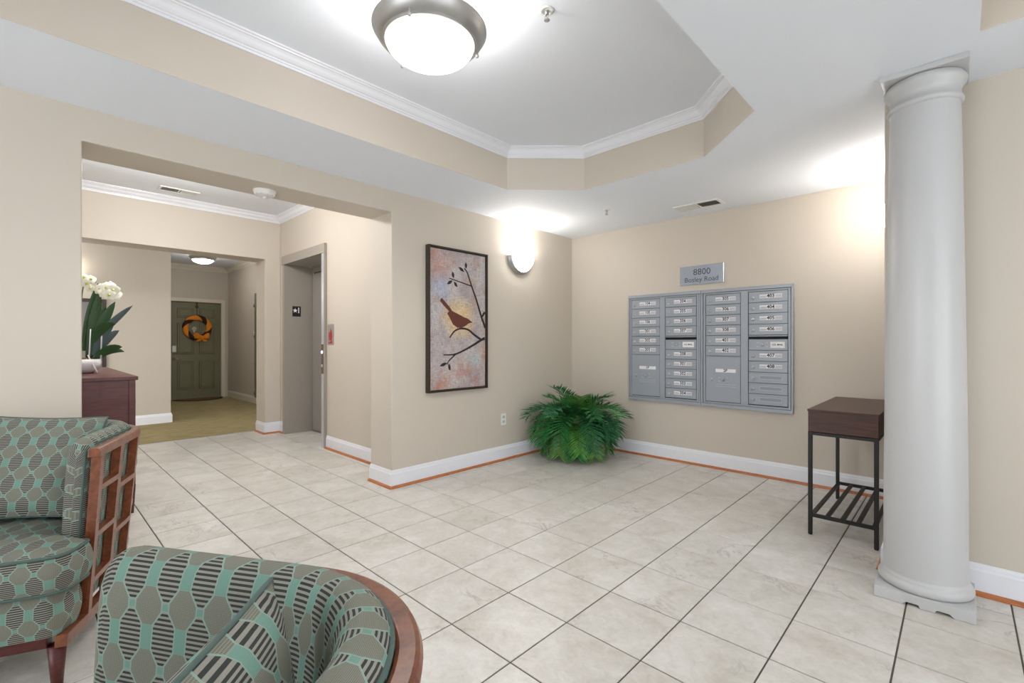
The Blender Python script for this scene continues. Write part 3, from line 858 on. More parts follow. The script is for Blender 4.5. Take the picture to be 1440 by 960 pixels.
# ---- address plate
s = thing('address_sign', (-1.806, YB, 1.76), 'silver address plate reading 8800 Bosley Road above the mailboxes', 'sign')
mb = MB(); mb.box(-2.016, -1.597, YB - 0.014, YB, 1.76, 1.943, 0.002); build('plate', mb, M_PLATE, s)
pl = lambda cx, cz, yy: (lambda a, b, t: (cx + a, yy - t, cz + b))
build('street_number', text_mb('8800', 0.085, pl(-1.80, 1.878, YB - 0.0142)), M_NAVY, s)
build('street_name', text_mb('Bosley Road', 0.066, pl(-1.806, 1.806, YB - 0.0142)), M_NAVY, s)

# ---- mailbox units
def mailbox(x0, x1, cols, label):
    z0, z1 = 0.583, 1.697
    s = thing('mailbox_unit', ((x0 + x1) / 2, YB, z0), label, 'mailbox', 'wall mailbox units')
    yf = YB - 0.03
    mb = MB(); t = 0.018
    for a, b, c, d in ((x0, x1, z0, z0 + 0.030), (x0, x1, z1 - 0.030, z1), (x0, x0 + t, z0 + 0.03, z1 - 0.03), (x1 - t, x1, z0 + 0.03, z1 - 0.03)): mb.box(a + 0.0008, b - 0.0008, yf, YB, c, d)
    bevel(build('outer_frame', mb, M_MAIL, s), 0.003)
    mb = MB(); mb.box(x0 + t, x1 - t, YB - 0.007, YB, z0 + 0.03, z1 - 0.03); build('back_panel', mb, M_MAILDARK, s)
    a0, a1 = cols[0][0], cols[1][1]
    mb = MB(); yi = YB - 0.024
    mb.box(x0 + t + 0.003, a0 - 0.004, yi, YB - 0.006, z0 + 0.033, z1 - 0.033); mb.box(a1 + 0.004, x1 - t - 0.003, yi, YB - 0.006, z0 + 0.033, z1 - 0.033)
    mb.box(cols[0][1] + 0.004, cols[1][0] - 0.004, yi - 0.003, YB - 0.006, z0 + 0.033, z1 - 0.033)
    mb.box(a0 - 0.004, a1 + 0.004, yi, YB - 0.006, 1.650, z1 - 0.033); mb.box(a0 - 0.004, a1 + 0.004, yi, YB - 0.006, z0 + 0.033, 0.632)
    bevel(build('inner_frame', mb, M_MAIL, s), 0.002)
    def door(xa, xb, za, zb, num, kind='box'):
        mb = MB(); yd = YB - 0.022; n_ = {'box': 'mailbox_door', 'parcel': 'parcel_door', 'master': 'master_door'}[kind]
        mb.box(xa, xb, yd, YB - 0.007, za, zb, 0.002)
        mb.box(xa - 0.001, xb + 0.001, yd - 0.003, yd + 0.002, zb - 0.006, zb - 0.001)        # lip along the top edge
        d = build(n_, mb, M_MAIL, s); W = xb - xa; hgt = zb - za
        zl = za + hgt * 0.53
        lx0, lx1 = xa + W * 0.29, xa + W * 0.865
        def lock(x, z, r=0.0115):
            m = MB(); m.lathe([(r * 1.25, 0.0), (r * 1.25, -0.003), (r, -0.005), (r, -0.009), (0.0005, -0.010)], (x, yd, z), 16, axis='y'); build('lock', m, M_LOCK, d)
            m = MB(); m.box(x - 0.001, x + 0.001, yd - 0.0106, yd - 0.0095, z - 0.005, z + 0.005); return m
        def bracket(x, z):
            m = MB()
            for sx in (-1, 1):
                for sz in (-1, 1):
                    m.box(x + sx * 0.036 - 0.008, x + sx * 0.036 + 0.008, yd - 0.002, yd + 0.001, z + sz * 0.019 - 0.002, z + sz * 0.019 + 0.002)
                    m.box(x + sx * 0.043 - 0.002, x + sx * 0.043 + 0.002, yd - 0.002, yd + 0.001, z + sz * 0.015 - 0.005, z + sz * 0.015 + 0.005)
            build('lock_bracket', m, M_LABELGREY, d)
        if kind == 'box':
            build('keyhole', lock(xa + W * 0.12, za + hgt * 0.42), M_DARK, d)
            if num:
                m = MB(); m.box(lx0, lx1, yd - 0.0012, yd + 0.001, zl - 0.017, zl + 0.017); build('label_plate', m, M_LABEL, d)
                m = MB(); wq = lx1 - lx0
                m.box(lx0 + 0.003, lx0 + wq * 0.3, yd - 0.0016, yd, zl - 0.013, zl + 0.005); m.box(lx0 + wq * 0.7, lx1 - 0.003, yd - 0.0016, yd, zl - 0.013, zl + 0.011); build('label_smudge', m, M_LABELGREY, d, kind='stuff')  # grey print smudges either side of the number
                build('number', text_mb(num, 0.041, pl((lx0 + lx1) / 2, zl + 0.001, yd - 0.0017)), M_INK, d)
            else:
                m = MB(); q = 0.004
                m.box(lx0, lx1, yd - 0.003, yd + 0.001, zl - 0.017, zl - 0.017 + q); m.box(lx0, lx1, yd - 0.003, yd + 0.001, zl + 0.017 - q, zl + 0.017)
                m.box(lx0, lx0 + q, yd - 0.003, yd + 0.001, zl - 0.013, zl + 0.013); m.box(lx1 - q, lx1, yd - 0.003, yd + 0.001, zl - 0.013, zl + 0.013); build('label_holder', m, M_HOLDER, d)
                m = MB(); m.box(lx0 + q, lx1 - q, yd - 0.0008, yd + 0.001, zl - 0.013, zl + 0.013); build('label_recess', m, M_MAILREC, d)
        elif kind == 'parcel':
            z = za + hgt * 0.49
            build('keyhole', lock(xa + W * 0.17, z), M_DARK, d); build('keyhole', lock(xa + W * 0.515, z), M_DARK, d); bracket(xa + W * 0.515, z)
            zl = za + hgt * 0.685
            m = MB(); m.box(lx0, lx1, yd - 0.0012, yd + 0.001, zl - 0.016, zl + 0.016); build('label_plate', m, M_LABEL, d)
            build('number', text_mb(num, 0.036, pl((lx0 + lx1) / 2, zl + 0.001, yd - 0.0017)), M_INK, d)
            m = MB()
            for dz in (0.0, -0.02): m.box(lx0, lx1, yd - 0.003, yd + 0.001, za + hgt * 0.38 + dz, za + hgt * 0.38 + dz + 0.004)
            build('label_holder', m, M_HOLDER, d)
        else:
            build('keyhole', lock(xa + W * 0.36, za + hgt * 0.5), M_DARK, d); bracket(xa + W * 0.36, za + hgt * 0.5)
            m = MB(); m.box(xa + W * 0.57, xa + W * 0.93, yd - 0.0012, yd + 0.001, za + 0.02, zb - 0.022); build('label_plate', m, M_LABEL, d)
            build('number', text_mb('U.S. MAIL', 0.021, pl(xa + W * 0.75, za + hgt * 0.5, yd - 0.0017)), M_MAILDARK, d)
    P = 0.0968; top = 1.646; g = 0.0035
    for ci, (xa, xb, nums) in enumerate(cols):
        if ci == 0:
            for k in range(6): door(xa, xb, top - (k + 1) * P + g, top - k * P, nums[k])
            door(xa, xb, 0.637, top - 6 * P, nums[6], 'parcel')
        else:
            for k in range(4): door(xa, xb, top - (k + 1) * P + g, top - k * P, nums[k])
            zt = top - 4 * P
            mb = MB(); mb.box(xa - 0.002, xb + 0.002, YB - 0.034, YB - 0.008, zt - 0.012, zt - 0.002, 0.002); build('mail_slot_lip', mb, M_MAIL, s)
            mb = MB(); mb.box(xa, xb, YB - 0.012, YB - 0.008, zt - 0.036, zt - 0.012); build('mail_slot', mb, M_DARK, s)
            z = zt - 0.037
            door(xa, xb, z - 0.095, z, 'm', 'master'); z -= 0.0985
            P2 = (z - 0.637) / 5
            for k in range(5): door(xa, xb, z - (k + 1) * P2 + g, z - k * P2, nums[4 + k])
    return s
mailbox(-2.588, -1.804, [(-2.549, -2.229, ['104', '105', '106', '201', '202', '203', '1P']), (-2.167, -1.851, ['204', '205', '206', '207', '208', '301', '302', '303', '304'])],
        'left grey mailbox unit with doors 104 to 304')
mailbox(-1.803, -1.019, [(-1.758, -1.444, ['305', '306', '307', '308', '401', '402', '2P']), (-1.375, -1.063, ['403', '404', '405', '406', '407', '408', '', '', ''])],
        'right grey mailbox unit with doors 305 to 408 and three blanks')

# ---- elevator entrance
el = thing('elevator_entrance', (-5.78, YE, 0), 'taupe elevator entrance with closed sliding door', 'elevator')
mb = MB(); mb.box(-6.43, -5.17, 2.34, YE - 0.0005, 2.21, 2.32, 0.002); build('header', mb, M_TAUPE, el)
mb = MB(); mb.box(-6.41, -6.355, 2.347, YE + 0.35, 0, 2.209, 0.002); build('left_jamb', mb, M_TAUPE, el)
mb = MB(); mb.box(-5.255, -5.186, 2.347, YE + 0.35, 0, 2.209, 0.002); j = build('right_jamb', mb, M_STEEL, el); j['label'] = 'brighter stainless right jamb with call buttons'
mb = MB(); mb.box(-5.187, -5.17, 2.342, YE - 0.0005, 0, 2.209, 0.002); build('jamb_return', mb, M_TAUPE, el)
mb = MB(); mb.box(-6.36, -5.25, 2.36, YE + 0.36, 2.212, 2.24); build('soffit', mb, M_TAUPE, el)
mb = MB(); mb.box(-6.36, -5.2, 2.735, 2.775, 0.0, 2.212); build('gap_shade', mb, M_DARK, el)  # near-black sheet giving the shade in the gaps around the door
mb = MB(); mb.box(-6.325, -5.2, 2.71, 2.735, 0.012, 2.125, 0.003); build('door_panel', mb, M_TAUPE_DOOR, el)
mb = MB(); mb.box(-6.335, -5.2, 2.705, 2.735, 2.137, 2.212); build('door_header', mb, M_TAUPE, el)
mb = MB(); mb.box(-6.36, -5.2, 2.70, 2.735, 0.0, 0.008); build('sill', mb, M_NICKEL, el)
pj = MB(); pj.box(-5.246, -5.196, 2.341, 2.349, 0.84, 1.175, 0.002); cp = build('call_plate', pj, M_COPPER, el)
for zc, mm in ((1.085, M_BULBBLUE), (0.93, M_LABELGREY)):
    mb = MB(); mb.lathe([(0.017, 0), (0.017, -0.006), (0.0005, -0.008)], (-5.221, 2.341, zc), 20, axis='y'); build('call_button', mb, mm, cp)
# floor marker on the left reveal, star and 1
mb = MB(); mb.box(-6.3555, -6.351, 2.452, 2.56, 1.54, 1.675, 0.001); fp = build('floor_marker', mb, M_INK, el)
star = [( (0.033 if k % 2 == 0 else 0.014) * sin(k * pi / 5), (0.033 if k % 2 == 0 else 0.014) * cos(k * pi / 5)) for k in range(10)]
m = MB(); n = m.add([(-6.3505, 2.486 + a, 1.618 + b) for a, b in star] + [(-6.3505, 2.486, 1.618)])
for k in range(10): m.face([n + k, n + (k + 1) % 10, n + 10])
build('star', m, M_LABEL, fp)
build('numeral', text_mb('1', 0.10, lambda a, b, t: (-6.3505 + t, 2.531 + a, 1.618 + b)), M_LABEL, fp)

# ---- elevator fire notice
s = thing('fire_notice', (-5.07, YE, 1.17), 'small grey plate with red pictogram right of the elevator', 'sign')
mb = MB(); mb.box(-5.145, -5.0, YE - 0.005, YE, 1.17, 1.40, 0.001); build('plate', mb, M_NICKEL, s)
fl = [(-0.03, -0.085), (-0.042, -0.03), (-0.03, 0.02), (-0.012, 0.0), (-0.002, 0.075), (0.012, 0.02), (0.02, 0.045), (0.034, 0.0), (0.042, -0.04), (0.03, -0.085)]
m = MB(); tri = tessellate_polygon([[Vector((a, b, 0)) for a, b in fl]]); n = m.add([(-5.07 + a, YE - 0.0056, 1.30 + b) for a, b in fl])
for f in tri: m.face([n + i for i in f])
build('flame_print', m, M_RED, s)
m = MB(); 
for k in range(3): m.box(-5.12 + k * 0.03, -5.09 + k * 0.03, YE - 0.0058, YE - 0.0045, 1.185, 1.197 + k * 0.008)
build('stair_print', m, M_RED, s)

# ---- far corridor door, wreath and mat
DX = -11.80
dr = thing('door_1', (DX, 2.555, 0), 'olive green six panel apartment door at the corridor end', 'door', kind='structure')
mb = MB(); mb.box(DX - 0.045, DX, 2.103, 3.007, 0.012, 2.055, 0.002); build('door_leaf', mb, M_DOOR, dr)
for (za, zb) in ((0.20, 0.80), (0.95, 1.62), (1.72, 1.93)):
    for (ya, yb) in ((2.215, 2.505), (2.605, 2.895)):
        mb = MB(); mb.box(DX - 0.002, DX + 0.014, ya, yb, za, zb, 0.013)
        mb.box(DX + 0.010, DX + 0.022, ya + 0.035, yb - 0.035, za + 0.035, zb - 0.035, 0.010); build('door_panel', mb, M_DOOR, dr)
mb = MB()
pr = [(0, 0), (0.020, 0), (0.020, 0.055), (0.012, 0.075), (0, 0.075)]
for a, b in ((2.025, 2.10), (3.01, 3.085)): mb.box(-11.75, -11.732, a, b, 0, 2.135, 0.003)
mb.box(-11.75, -11.732, 2.10, 3.01, 2.06, 2.135, 0.003)
c = build('door_casing', mb, M_DOORTRIM, dr); c['label'] = 'cream door casing'
mb = MB(); mb.box(-11.80, -11.75, 2.1, 3.01, 0, 0.012); build('threshold', mb, M_TAUPE, dr)
mb = MB(); mb.box(DX, DX + 0.012, 2.13, 2.20, 1.00, 1.13, 0.004); mb.lathe([(0.026, 0), (0.026, 0.02), (0.0005, 0.024)], (DX, 2.165, 0.985), 18, axis='x'); l = build('deadbolt', mb, M_NICKEL, dr); l['label'] = 'brushed nickel deadbolt'
mb = MB(); mb.lathe([(0.03, 0), (0.03, 0.008), (0.012, 0.012), (0.012, 0.045)], (DX, 2.165, 0.86), 18, axis='x'); mb.tube([(DX + 0.045, 2.16, 0.86), (DX + 0.05, 2.22, 0.858), (DX + 0.045, 2.28, 0.85)], 0.009); l = build('lever_handle', mb, M_NICKEL, dr); l['label'] = 'brushed nickel lever handle'

d2 = thing('door_2', (-9.6, 3.14, 0), 'edge of a second dark corridor door on the right wall', 'door', kind='structure')
mb = MB(); mb.box(-9.98, -9.14, 3.128, 3.142, 0.005, 2.16); build('door_leaf', mb, M_DOOR, d2)
for zc in (0.25, 1.35, 1.95):
    mb = MB(); mb.lathe([(0.0005, -0.06), (0.014, -0.06), (0.014, 0.06), (0.0005, 0.06)], (-9.98, 3.122, zc), 12); build('hinge', mb, M_NICKEL, d2)

wr = thing('door_wreath', (DX + 0.03, 2.565, 1.25), 'orange and brown ribbon wreath with bow hanging on the green door', 'wreath')
wc = Vector((DX + 0.055, 2.565, 1.515))
R0, r0 = 0.215, 0.054; NS = 96
for part, mt, ph in (('orange_wrap', M_ORANGE, 0), ('brown_wrap', M_CHOC, 1)):
    mb = MB(); T = 12; per = 4
    for k in range(4):
        a0 = 2 * pi * (k + 0.58 * ph) / 4 - 0.25; a1 = a0 + 2 * pi / 4 * (0.58 if ph == 0 else 0.42)
        rows = []
        for i in range(9):
            row = []
            for j in range(T):
                b = 2 * pi * j / T
                a = a0 + (a1 - a0) * i / 8 + 0.34 * cos(b) 
                rr = r0 * (1 + 0.06 * sin(9 * a)) * (0.95 if i in (0, 8) else 1.0)
                row.append((wc.x + 0.6 * rr * sin(b), wc.y + (R0 + rr * cos(b)) * cos(a), wc.z + (R0 + rr * cos(b)) * sin(a)))
            rows.append(row)
        mb.grid(rows, None, True, True)
    build(part, mb, mt, wr)
mb = MB(); mb.box(DX + 0.008, DX + 0.012, 2.557, 2.573, 1.70, 1.98); mb.lathe([(0.012, 0), (0.03, 0), (0.03, 0.006), (0.012, 0.006), (0.012, 0)], (DX + 0.01, 2.565, 1.96), 18, axis='x'); mb.box(DX + 0.003, DX + 0.008, 2.55, 2.58, 1.98, 2.054)
build('hanger', mb, M_CHERRY, wr)
bc = wc + Vector((0.055, 0.07, -0.20))
mb = MB()
for sy in (-1, 1):      # bow loops
    rows = []
    for i in range(9):
        t = i / 8; rows.append([(bc.x + (0.004 + 0.03 * sin(pi * t)) * (1 if j < 4 else -0.2) , bc.y + sy * (0.01 + 0.13 * t), bc.z + 0.03 * t + (0.018 + 0.05 * sin(pi * min(1, t * 0.75))) * cos(2 * pi * j / 8)) for j in range(8)])
    mb.grid(rows, None, True, True)
    rows = []
    for i in range(6):
        t = i / 5; w_ = 0.015 + 0.03 * t
        rows.append([(bc.x + 0.01 * sin(4 * t), bc.y + sy * (0.01 + 0.06 * t) - w_, bc.z - 0.10 * t), (bc.x + 0.012 * sin(5 * t + 1), bc.y + sy * (0.01 + 0.06 * t) + w_, bc.z - 0.085 * t)])
    mb.grid(rows, None, False, True)
mb.lathe([(0.0005, -0.025), (0.02, -0.016), (0.026, 0), (0.02, 0.016), (0.0005, 0.025)], bc, 14)
build('bow', mb, M_ORANGE, wr)
mb = MB()
for k in range(9):
    a = wc + Vector((0, -0.06, -0.12)); t = -0.6 + 1.2 * k / 8
    mb.tube([a, a + Vector((0.01, 0.07 * sin(t), 0.10 + 0.03 * cos(3 * t)))], [0.0025, 0.0015], 5)
    mb.lathe([(0.0005, -0.009), (0.008, 0), (0.0005, 0.009)], a + Vector((0.01, 0.07 * sin(t), 0.10 + 0.03 * cos(3 * t))), 8)
build('berry_spray', mb, M_PETAL, wr)

s = thing('door_mat', (-11.7, 2.56, 0.004), 'half round brown door mat before the green door', 'door mat')
def half(rx, ry, n_=30): return [(-11.72 + rx * sin(pi * i / n_), 2.56 - ry * cos(pi * i / n_)) for i in range(n_ + 1)]
mb = MB(); mb.prism(half(0.50, 0.46), 'z', 0.004, 0.014); build('border', mb, M_MATEDGE, s)
mb = MB(); mb.prism(half(0.44, 0.40), 'z', 0.006, 0.018); build('coir_pile', mb, M_MATBROWN, s)

# ---- credenza
kx0, kx1, ky0, ky1, kz = -5.95, -4.155, 0.09, 0.556, 0.957
cr = thing('credenza', (-5.05, 0.32, 0), 'dark cherry credenza with tapered legs seen from its end', 'credenza')
mb = MB(); mb.box(kx0, kx1, ky0, ky1, kz - 0.026, kz, 0.003); build('top', mb, M_CHERRY, cr)
mb = MB(); mb.box(kx0 + 0.01, kx1 - 0.014, ky0 + 0.006, ky1 - 0.03, 0.2, kz - 0.026); build('body', mb, M_CHERRY, cr)
mb = MB()
for a, b in ((ky0 + 0.004, ky0 + 0.04), (ky1 - 0.052, ky1 - 0.014)): mb.box(kx1 - 0.06, kx1 - 0.008, a, b, 0.16, kz - 0.0262, 0.002)
mb.box(kx1 - 0.03, kx1 - 0.009, ky0 + 0.04, ky1 - 0.052, 0.2, 0.235); build('end_frame', mb, M_CHERRY, cr)
for r_ in range(2):
    for q in range(3):
        a = kx0 + 0.03 + q * 0.575; mb = MB(); mb.box(a, a + 0.56, ky1 - 0.031, ky1 - 0.012, 0.225 + r_ * 0.36, 0.57 + r_ * 0.345, 0.003); d = build('drawer', mb, M_CHERRY, cr)
        for dx in (0.16, 0.40):
            mb = MB(); mb.lathe([(0.006, 0), (0.006, 0.012), (0.014, 0.018), (0.012, 0.026), (0.0005, 0.028)], (a + dx, ky1 - 0.012, 0.40 + r_ * 0.36), 14, axis='y'); build('knob', mb, M_NICKEL, d)
for x in (kx0 + 0.02, kx1 - 0.058):
    for y in (ky0 + 0.006, ky1 - 0.056):
        mb = MB(); n = mb.add([(x + 0.010, y + 0.010, 0), (x + 0.034, y + 0.010, 0), (x + 0.034, y + 0.034, 0), (x + 0.010, y + 0.034, 0), (x, y, 0.2), (x + 0.044, y, 0.2), (x + 0.044, y + 0.044, 0.2), (x, y + 0.044, 0.2)])
        for q in ((0, 1, 2, 3), (4, 5, 6, 7), (0, 1, 5, 4), (1, 2, 6, 5), (2, 3, 7, 6), (3, 0, 4, 7)): mb.face([n + i for i in q])
        build('leg', mb, M_CHERRY, cr)

# ---- orchid in a bowl on the credenza
oc = Vector((-4.9, 0.30, kz))
orc = thing('potted_orchid', oc, 'white orchids in a low white ceramic bowl on the credenza', 'potted plant')
mb = MB(); mb.lathe([(0.0005, 0), (0.075, 0), (0.105, 0.02), (0.126, 0.055), (0.130, 0.085), (0.124, 0.105), (0.117, 0.108), (0.114, 0.100), (0.118, 0.08), (0.10, 0.05), (0.0005, 0.045)], oc, 44); build('bowl', mb, M_CERAMIC, orc)
mb = MB(); mb.lathe([(0.115, 0.085), (0.09, 0.105), (0.05, 0.118), (0.0005, 0.12)], oc, 24); build('moss', mb, M_MOSS, orc, kind='stuff')
def leaf_mb(base, az, length, width, rise, droop, fold=0.25, n_=8, turn=0.8):
    m = MB(); rows = []
    d = Vector((cos(az), sin(az), 0)); sd = Vector((-sin(az), cos(az), 0))
    for i in range(n_ + 1):
        t = i / n_; p = Vector(base) + d * (length * t) + Vector((0, 0, rise * t - droop * t * t))
        w_ = width * (sin(pi * min(1, 0.12 + 0.88 * t)) ** 0.7) * (1 if i < n_ else 0.02)
        tg = (d * length + Vector((0, 0, rise - 2 * droop * t))).normalized(); wd = (sd * (1 - turn) + tg.cross(Vector((1, 0, 0))) * turn).normalized(); nn = tg.cross(wd) * (fold * w_)
        rows.append([p + wd * w_ + nn, p, p - wd * w_ + nn])
    m.grid(rows, None, False, True); return m
ORL = [(1.5, 0.10, 0.040, 0.46, 0.03, M_LEAF, 0.02), (1.3, 0.06, 0.038, 0.52, 0.0, M_LEAF, 0.03), (1.8, 0.08, 0.036, 0.56, 0.02, M_LEAF, 0.0), (1.4, 0.14, 0.036, 0.42, 0.06, M_LEAF, 0.04),
       (1.5, 0.24, 0.026, 0.36, 0.06, M_LEAFGREY, 0.05), (1.2, 0.17, 0.032, 0.22, 0.12, M_LEAF, 0.06), (1.7, 0.16, 0.034, 0.30, 0.10, M_LEAFGREY, 0.05), (2.1, 0.10, 0.034, 0.40, 0.06, M_LEAF, 0.03),
       (1.5, 0.11, 0.036, 0.26, 0.08, M_LEAFGREY, 0.06), (1.0, 0.15, 0.030, 0.30, 0.16, M_LEAF, 0.05), (1.6, 0.19, 0.026, 0.20, 0.14, M_LEAF, 0.05), (1.45, 0.05, 0.040, 0.34, 0.0, M_LEAFGREY, 0.06),
       (3.4, 0.16, 0.036, 0.48, 0.05, M_LEAF, 0.0), (4.4, 0.17, 0.034, 0.36, 0.08, M_LEAF, 0.0), (5.4, 0.16, 0.034, 0.4, 0.06, M_LEAF, 0.0)]
for k, (az, L, w_, ri, dr_, mt, oy) in enumerate(ORL):
    b = oc + Vector((0.03 * cos(az), 0.03 * sin(az) + oy, 0.10 + 0.035 * (k % 5)))
    build('leaf', leaf_mb(b, az, L, w_, ri, dr_), mt, orc)
stems = [[(0, 0.0, 0.11), (0.0, 0.04, 0.36), (0.02, 0.10, 0.60), (0.03, 0.15, 0.66), (0.03, 0.20, 0.64)], [(0, 0.0, 0.11), (0.02, 0.0, 0.42), (0.02, 0.02, 0.68), (0.03, 0.05, 0.74), (0.04, 0.09, 0.70)]]
for st in stems:
    mb = MB(); mb.tube([oc + Vector(q) for q in smooth_line(st, 4)], 0.004, 7); build('stem', mb, M_RACHIS, orc)
def blossom(c, s_, face):
    f = Vector(face).normalized(); a = f.cross(Vector((0, 0, 1))).normalized(); b = a.cross(f)
    m = MB()
    for k in range(5):
        t = 2 * pi * k / 5 + pi / 2; dd = a * cos(t) + b * sin(t); e = f.cross(dd); rows = []
        wd = 0.62 if k in (1, 4) else 0.42
        for i in range(6):
            q = i / 5; w_ = s_ * wd * sin(pi * (0.1 + 0.86 * q)) ; p = c + dd * (s_ * (0.06 + 0.94 * q)) + f * (s_ * 0.25 * q * (1 - q) - s_ * 0.12 * q * q)
            rows.append([p + e * w_ - f * 0.1 * w_, p + f * 0.05 * s_, p - e * w_ - f * 0.1 * w_])
        m.grid(rows, None, False, True)
    o = build('flower', m, M_PETAL, orc)
    m = MB(); m.lathe([(0.0005, -0.012), (0.009, -0.004), (0.007, 0.006), (0.0005, 0.01)], c + f * 0.008, 8); build('flower_lip', m, M_PETALEYE, o)
rng = random.Random(3)
for q, s_ in [((0.03, 0.115, 0.655), 0.046), ((0.05, 0.15, 0.665), 0.05), ((0.06, 0.19, 0.65), 0.05), ((0.05, 0.205, 0.615), 0.046), ((0.08, 0.165, 0.61), 0.045), ((0.03, 0.18, 0.685), 0.04), ((0.05, 0.135, 0.625), 0.04),
              ((0.05, 0.035, 0.69), 0.034), ((0.05, 0.06, 0.725), 0.036), ((0.05, 0.02, 0.735), 0.034), ((0.06, 0.055, 0.655), 0.03), ((0.05, -0.02, 0.70), 0.036)]:
    blossom(oc + Vector(q), s_, (1, rng.uniform(-0.4, 0.3), rng.uniform(-0.2, 0.4)))
for q0, q1 in [((0.02, 0.12, 0.10), (0.0, 0.13, 0.44)), ((0.14, 0.09, 0.004), (0.08, 0.04, 0.14)), ((0.03, 0.05, 0.1), (0.02, 0.06, 0.34))]:
    mb = MB(); mb.tube([oc + Vector(q0), oc + Vector(q1)], [0.006, 0.004], 6); build('white_stake', mb, M_CERAMIC, orc)

# ---- framed print on the corridor wall
s = thing('corridor_picture', (-8.53, 0.35, 0.74), 'dark framed grey and pink picture behind the orchid', 'picture')
mb = MB(); a0, a1, b0, b1, t = -0.12, 0.79, 0.78, 1.79, 0.045
mb.box(-8.53, -8.49, a0, a0 + t, b0, b1); mb.box(-8.53, -8.49, a1 - t, a1, b0, b1); mb.box(-8.53, -8.49, a0 + t, a1 - t, b0, b0 + t); mb.box(-8.53, -8.49, a0 + t, a1 - t, b1 - t, b1)
bevel(build('frame', mb, M_FRAME, s), 0.003)
mb = MB(); mb.box(-8.528, -8.505, a0 + t, a1 - t, b0 + t, b1 - t); build('print', mb, M_HALLART, s)

# ---- palm in the corner
PC = Vector((-2.90, 4.02, 0))
pm = thing('potted_palm', PC, 'bushy green potted palm with drooping fronds in the corner', 'potted plant')
mb = MB(); mb.lathe([(0.0005, 0), (0.115, 0), (0.125, 0.02), (0.15, 0.27), (0.16, 0.275), (0.16, 0.30), (0.148, 0.30), (0.14, 0.26), (0.0005, 0.255)], PC, 32); build('planter', mb, M_POT, pm)
mb = MB(); mb.lathe([(0.07, 0.25), (0.06, 0.40), (0.035, 0.47), (0.0005, 0.48)], PC, 14); build('crown_base', mb, M_RACHIS, pm)
rng = random.Random(11)
def frond_mb(az, L, elev, droop, zb, seed, roll=0.0, nl=24):
    """One feathery frond, in palm-local coordinates."""
    q = random.Random(seed); m = MB(); pts = []
    d = Vector((cos(az), sin(az), 0)); sd = Vector((-sin(az), cos(az), 0))
    p = Vector((0.03 * cos(az), 0.03 * sin(az), zb)); ang = elev; n_ = 16
    for i in range(n_ + 1):
        pts.append(p.copy()); p = p + (d * cos(ang) + Vector((0, 0, sin(ang)))) * (L / n_)
        ang -= droop / n_ * (0.5 + 1.1 * i / n_)
        ang = max(ang, -1.45)
        if p.z < 0.035: break
        rr = Vector((p.x, p.y)); 
        if PC.x + p.x < XA + 0.07: p.x = XA + 0.07 - PC.x
        if PC.y + p.y > YB - 0.07: p.y = YB - 0.07 - PC.y
    n_ = len(pts) - 1
    m.tube(pts, [0.0055 - 0.004 * i / n_ for i in range(n_ + 1)], 5)
    nb = len(m.f)
    for k in range(nl):
        t = 0.13 + 0.87 * k / (nl - 1); f = t * n_; i = min(int(f), n_ - 1); b = pts[i].lerp(pts[i + 1], f - i)
        tg = (pts[i + 1] - pts[i]); tg = tg.normalized() if tg.length > 1e-6 else d
        up = sd.cross(tg).normalized() * -1
        if up.z < -0.2: up = up * 1
        ll = 0.15 * (0.45 + 1.0 * sin(pi * (0.12 + 0.80 * t))) * q.uniform(0.88, 1.1)
        if b.z < 0.075 and tg.z < -0.3: break
        for sg in (-1, 1):
            fw = 0.5 + 0.5 * t
            dirv = (sd * sg + tg * fw * q.uniform(0.9, 1.15) + up * q.uniform(0.15, 0.45)).normalized()
            w_ = 0.0074; wv = tg.cross(dirv); wv = dirv.cross(wv).normalized()
            if b.z + dirv.z * ll < 0.03: ll = max(0.02, (b.z - 0.012) / max(0.05, -dirv.z))  if dirv.z < 0 else ll
            ll = min(ll, 0.2)
            mid = b + dirv * ll * 0.5; end = b + dirv * ll + Vector((0, 0, -0.02 * q.uniform(0.2, 1.5)))
            P = [b - wv * w_ * 0.4, b + wv * w_ * 0.4, mid + wv * w_, mid - wv * w_, end]
            for z in P:
                z.z = max(z.z, 0.006)
                z.x = max(z.x, XA + 0.025 - PC.x); z.y = min(z.y, YB - 0.025 - PC.y)
            n0 = m.add(P); m.face([n0, n0 + 1, n0 + 2, n0 + 3], None, False); m.face([n0 + 3, n0 + 2, n0 + 4], None, False)
    return m
def frond(az, L, elev, droop, zb, seed, tone):
    build('frond', frond_mb(az, L, elev, droop, zb, seed), M_FROND[tone], pm, True, fix=False)
k = 0
for ring, (cnt, L, el_, dr_, zb) in enumerate([(17, 0.50, 0.15, 2.1, 0.34), (14, 0.60, 0.50, 2.3, 0.38), (11, 0.60, 0.60, 1.3, 0.41), (7, 0.42, 0.95, 0.8, 0.42)]):
    for i in range(cnt):
        az = 2 * pi * (i + 0.37 * ring) / cnt + rng.uniform(-0.14, 0.14)
        toward = cos(az - atan2(-PC.y, -PC.x))             # +1 towards the room
        reach = 0.82 + 0.18 * toward
        frond(az, L * reach * rng.uniform(0.92, 1.1), el_ + rng.uniform(-0.12, 0.12), dr_ * rng.uniform(0.9, 1.1), zb + rng.uniform(-0.03, 0.03), k, rng.choice((0, 0, 1, 2)))
        k += 1

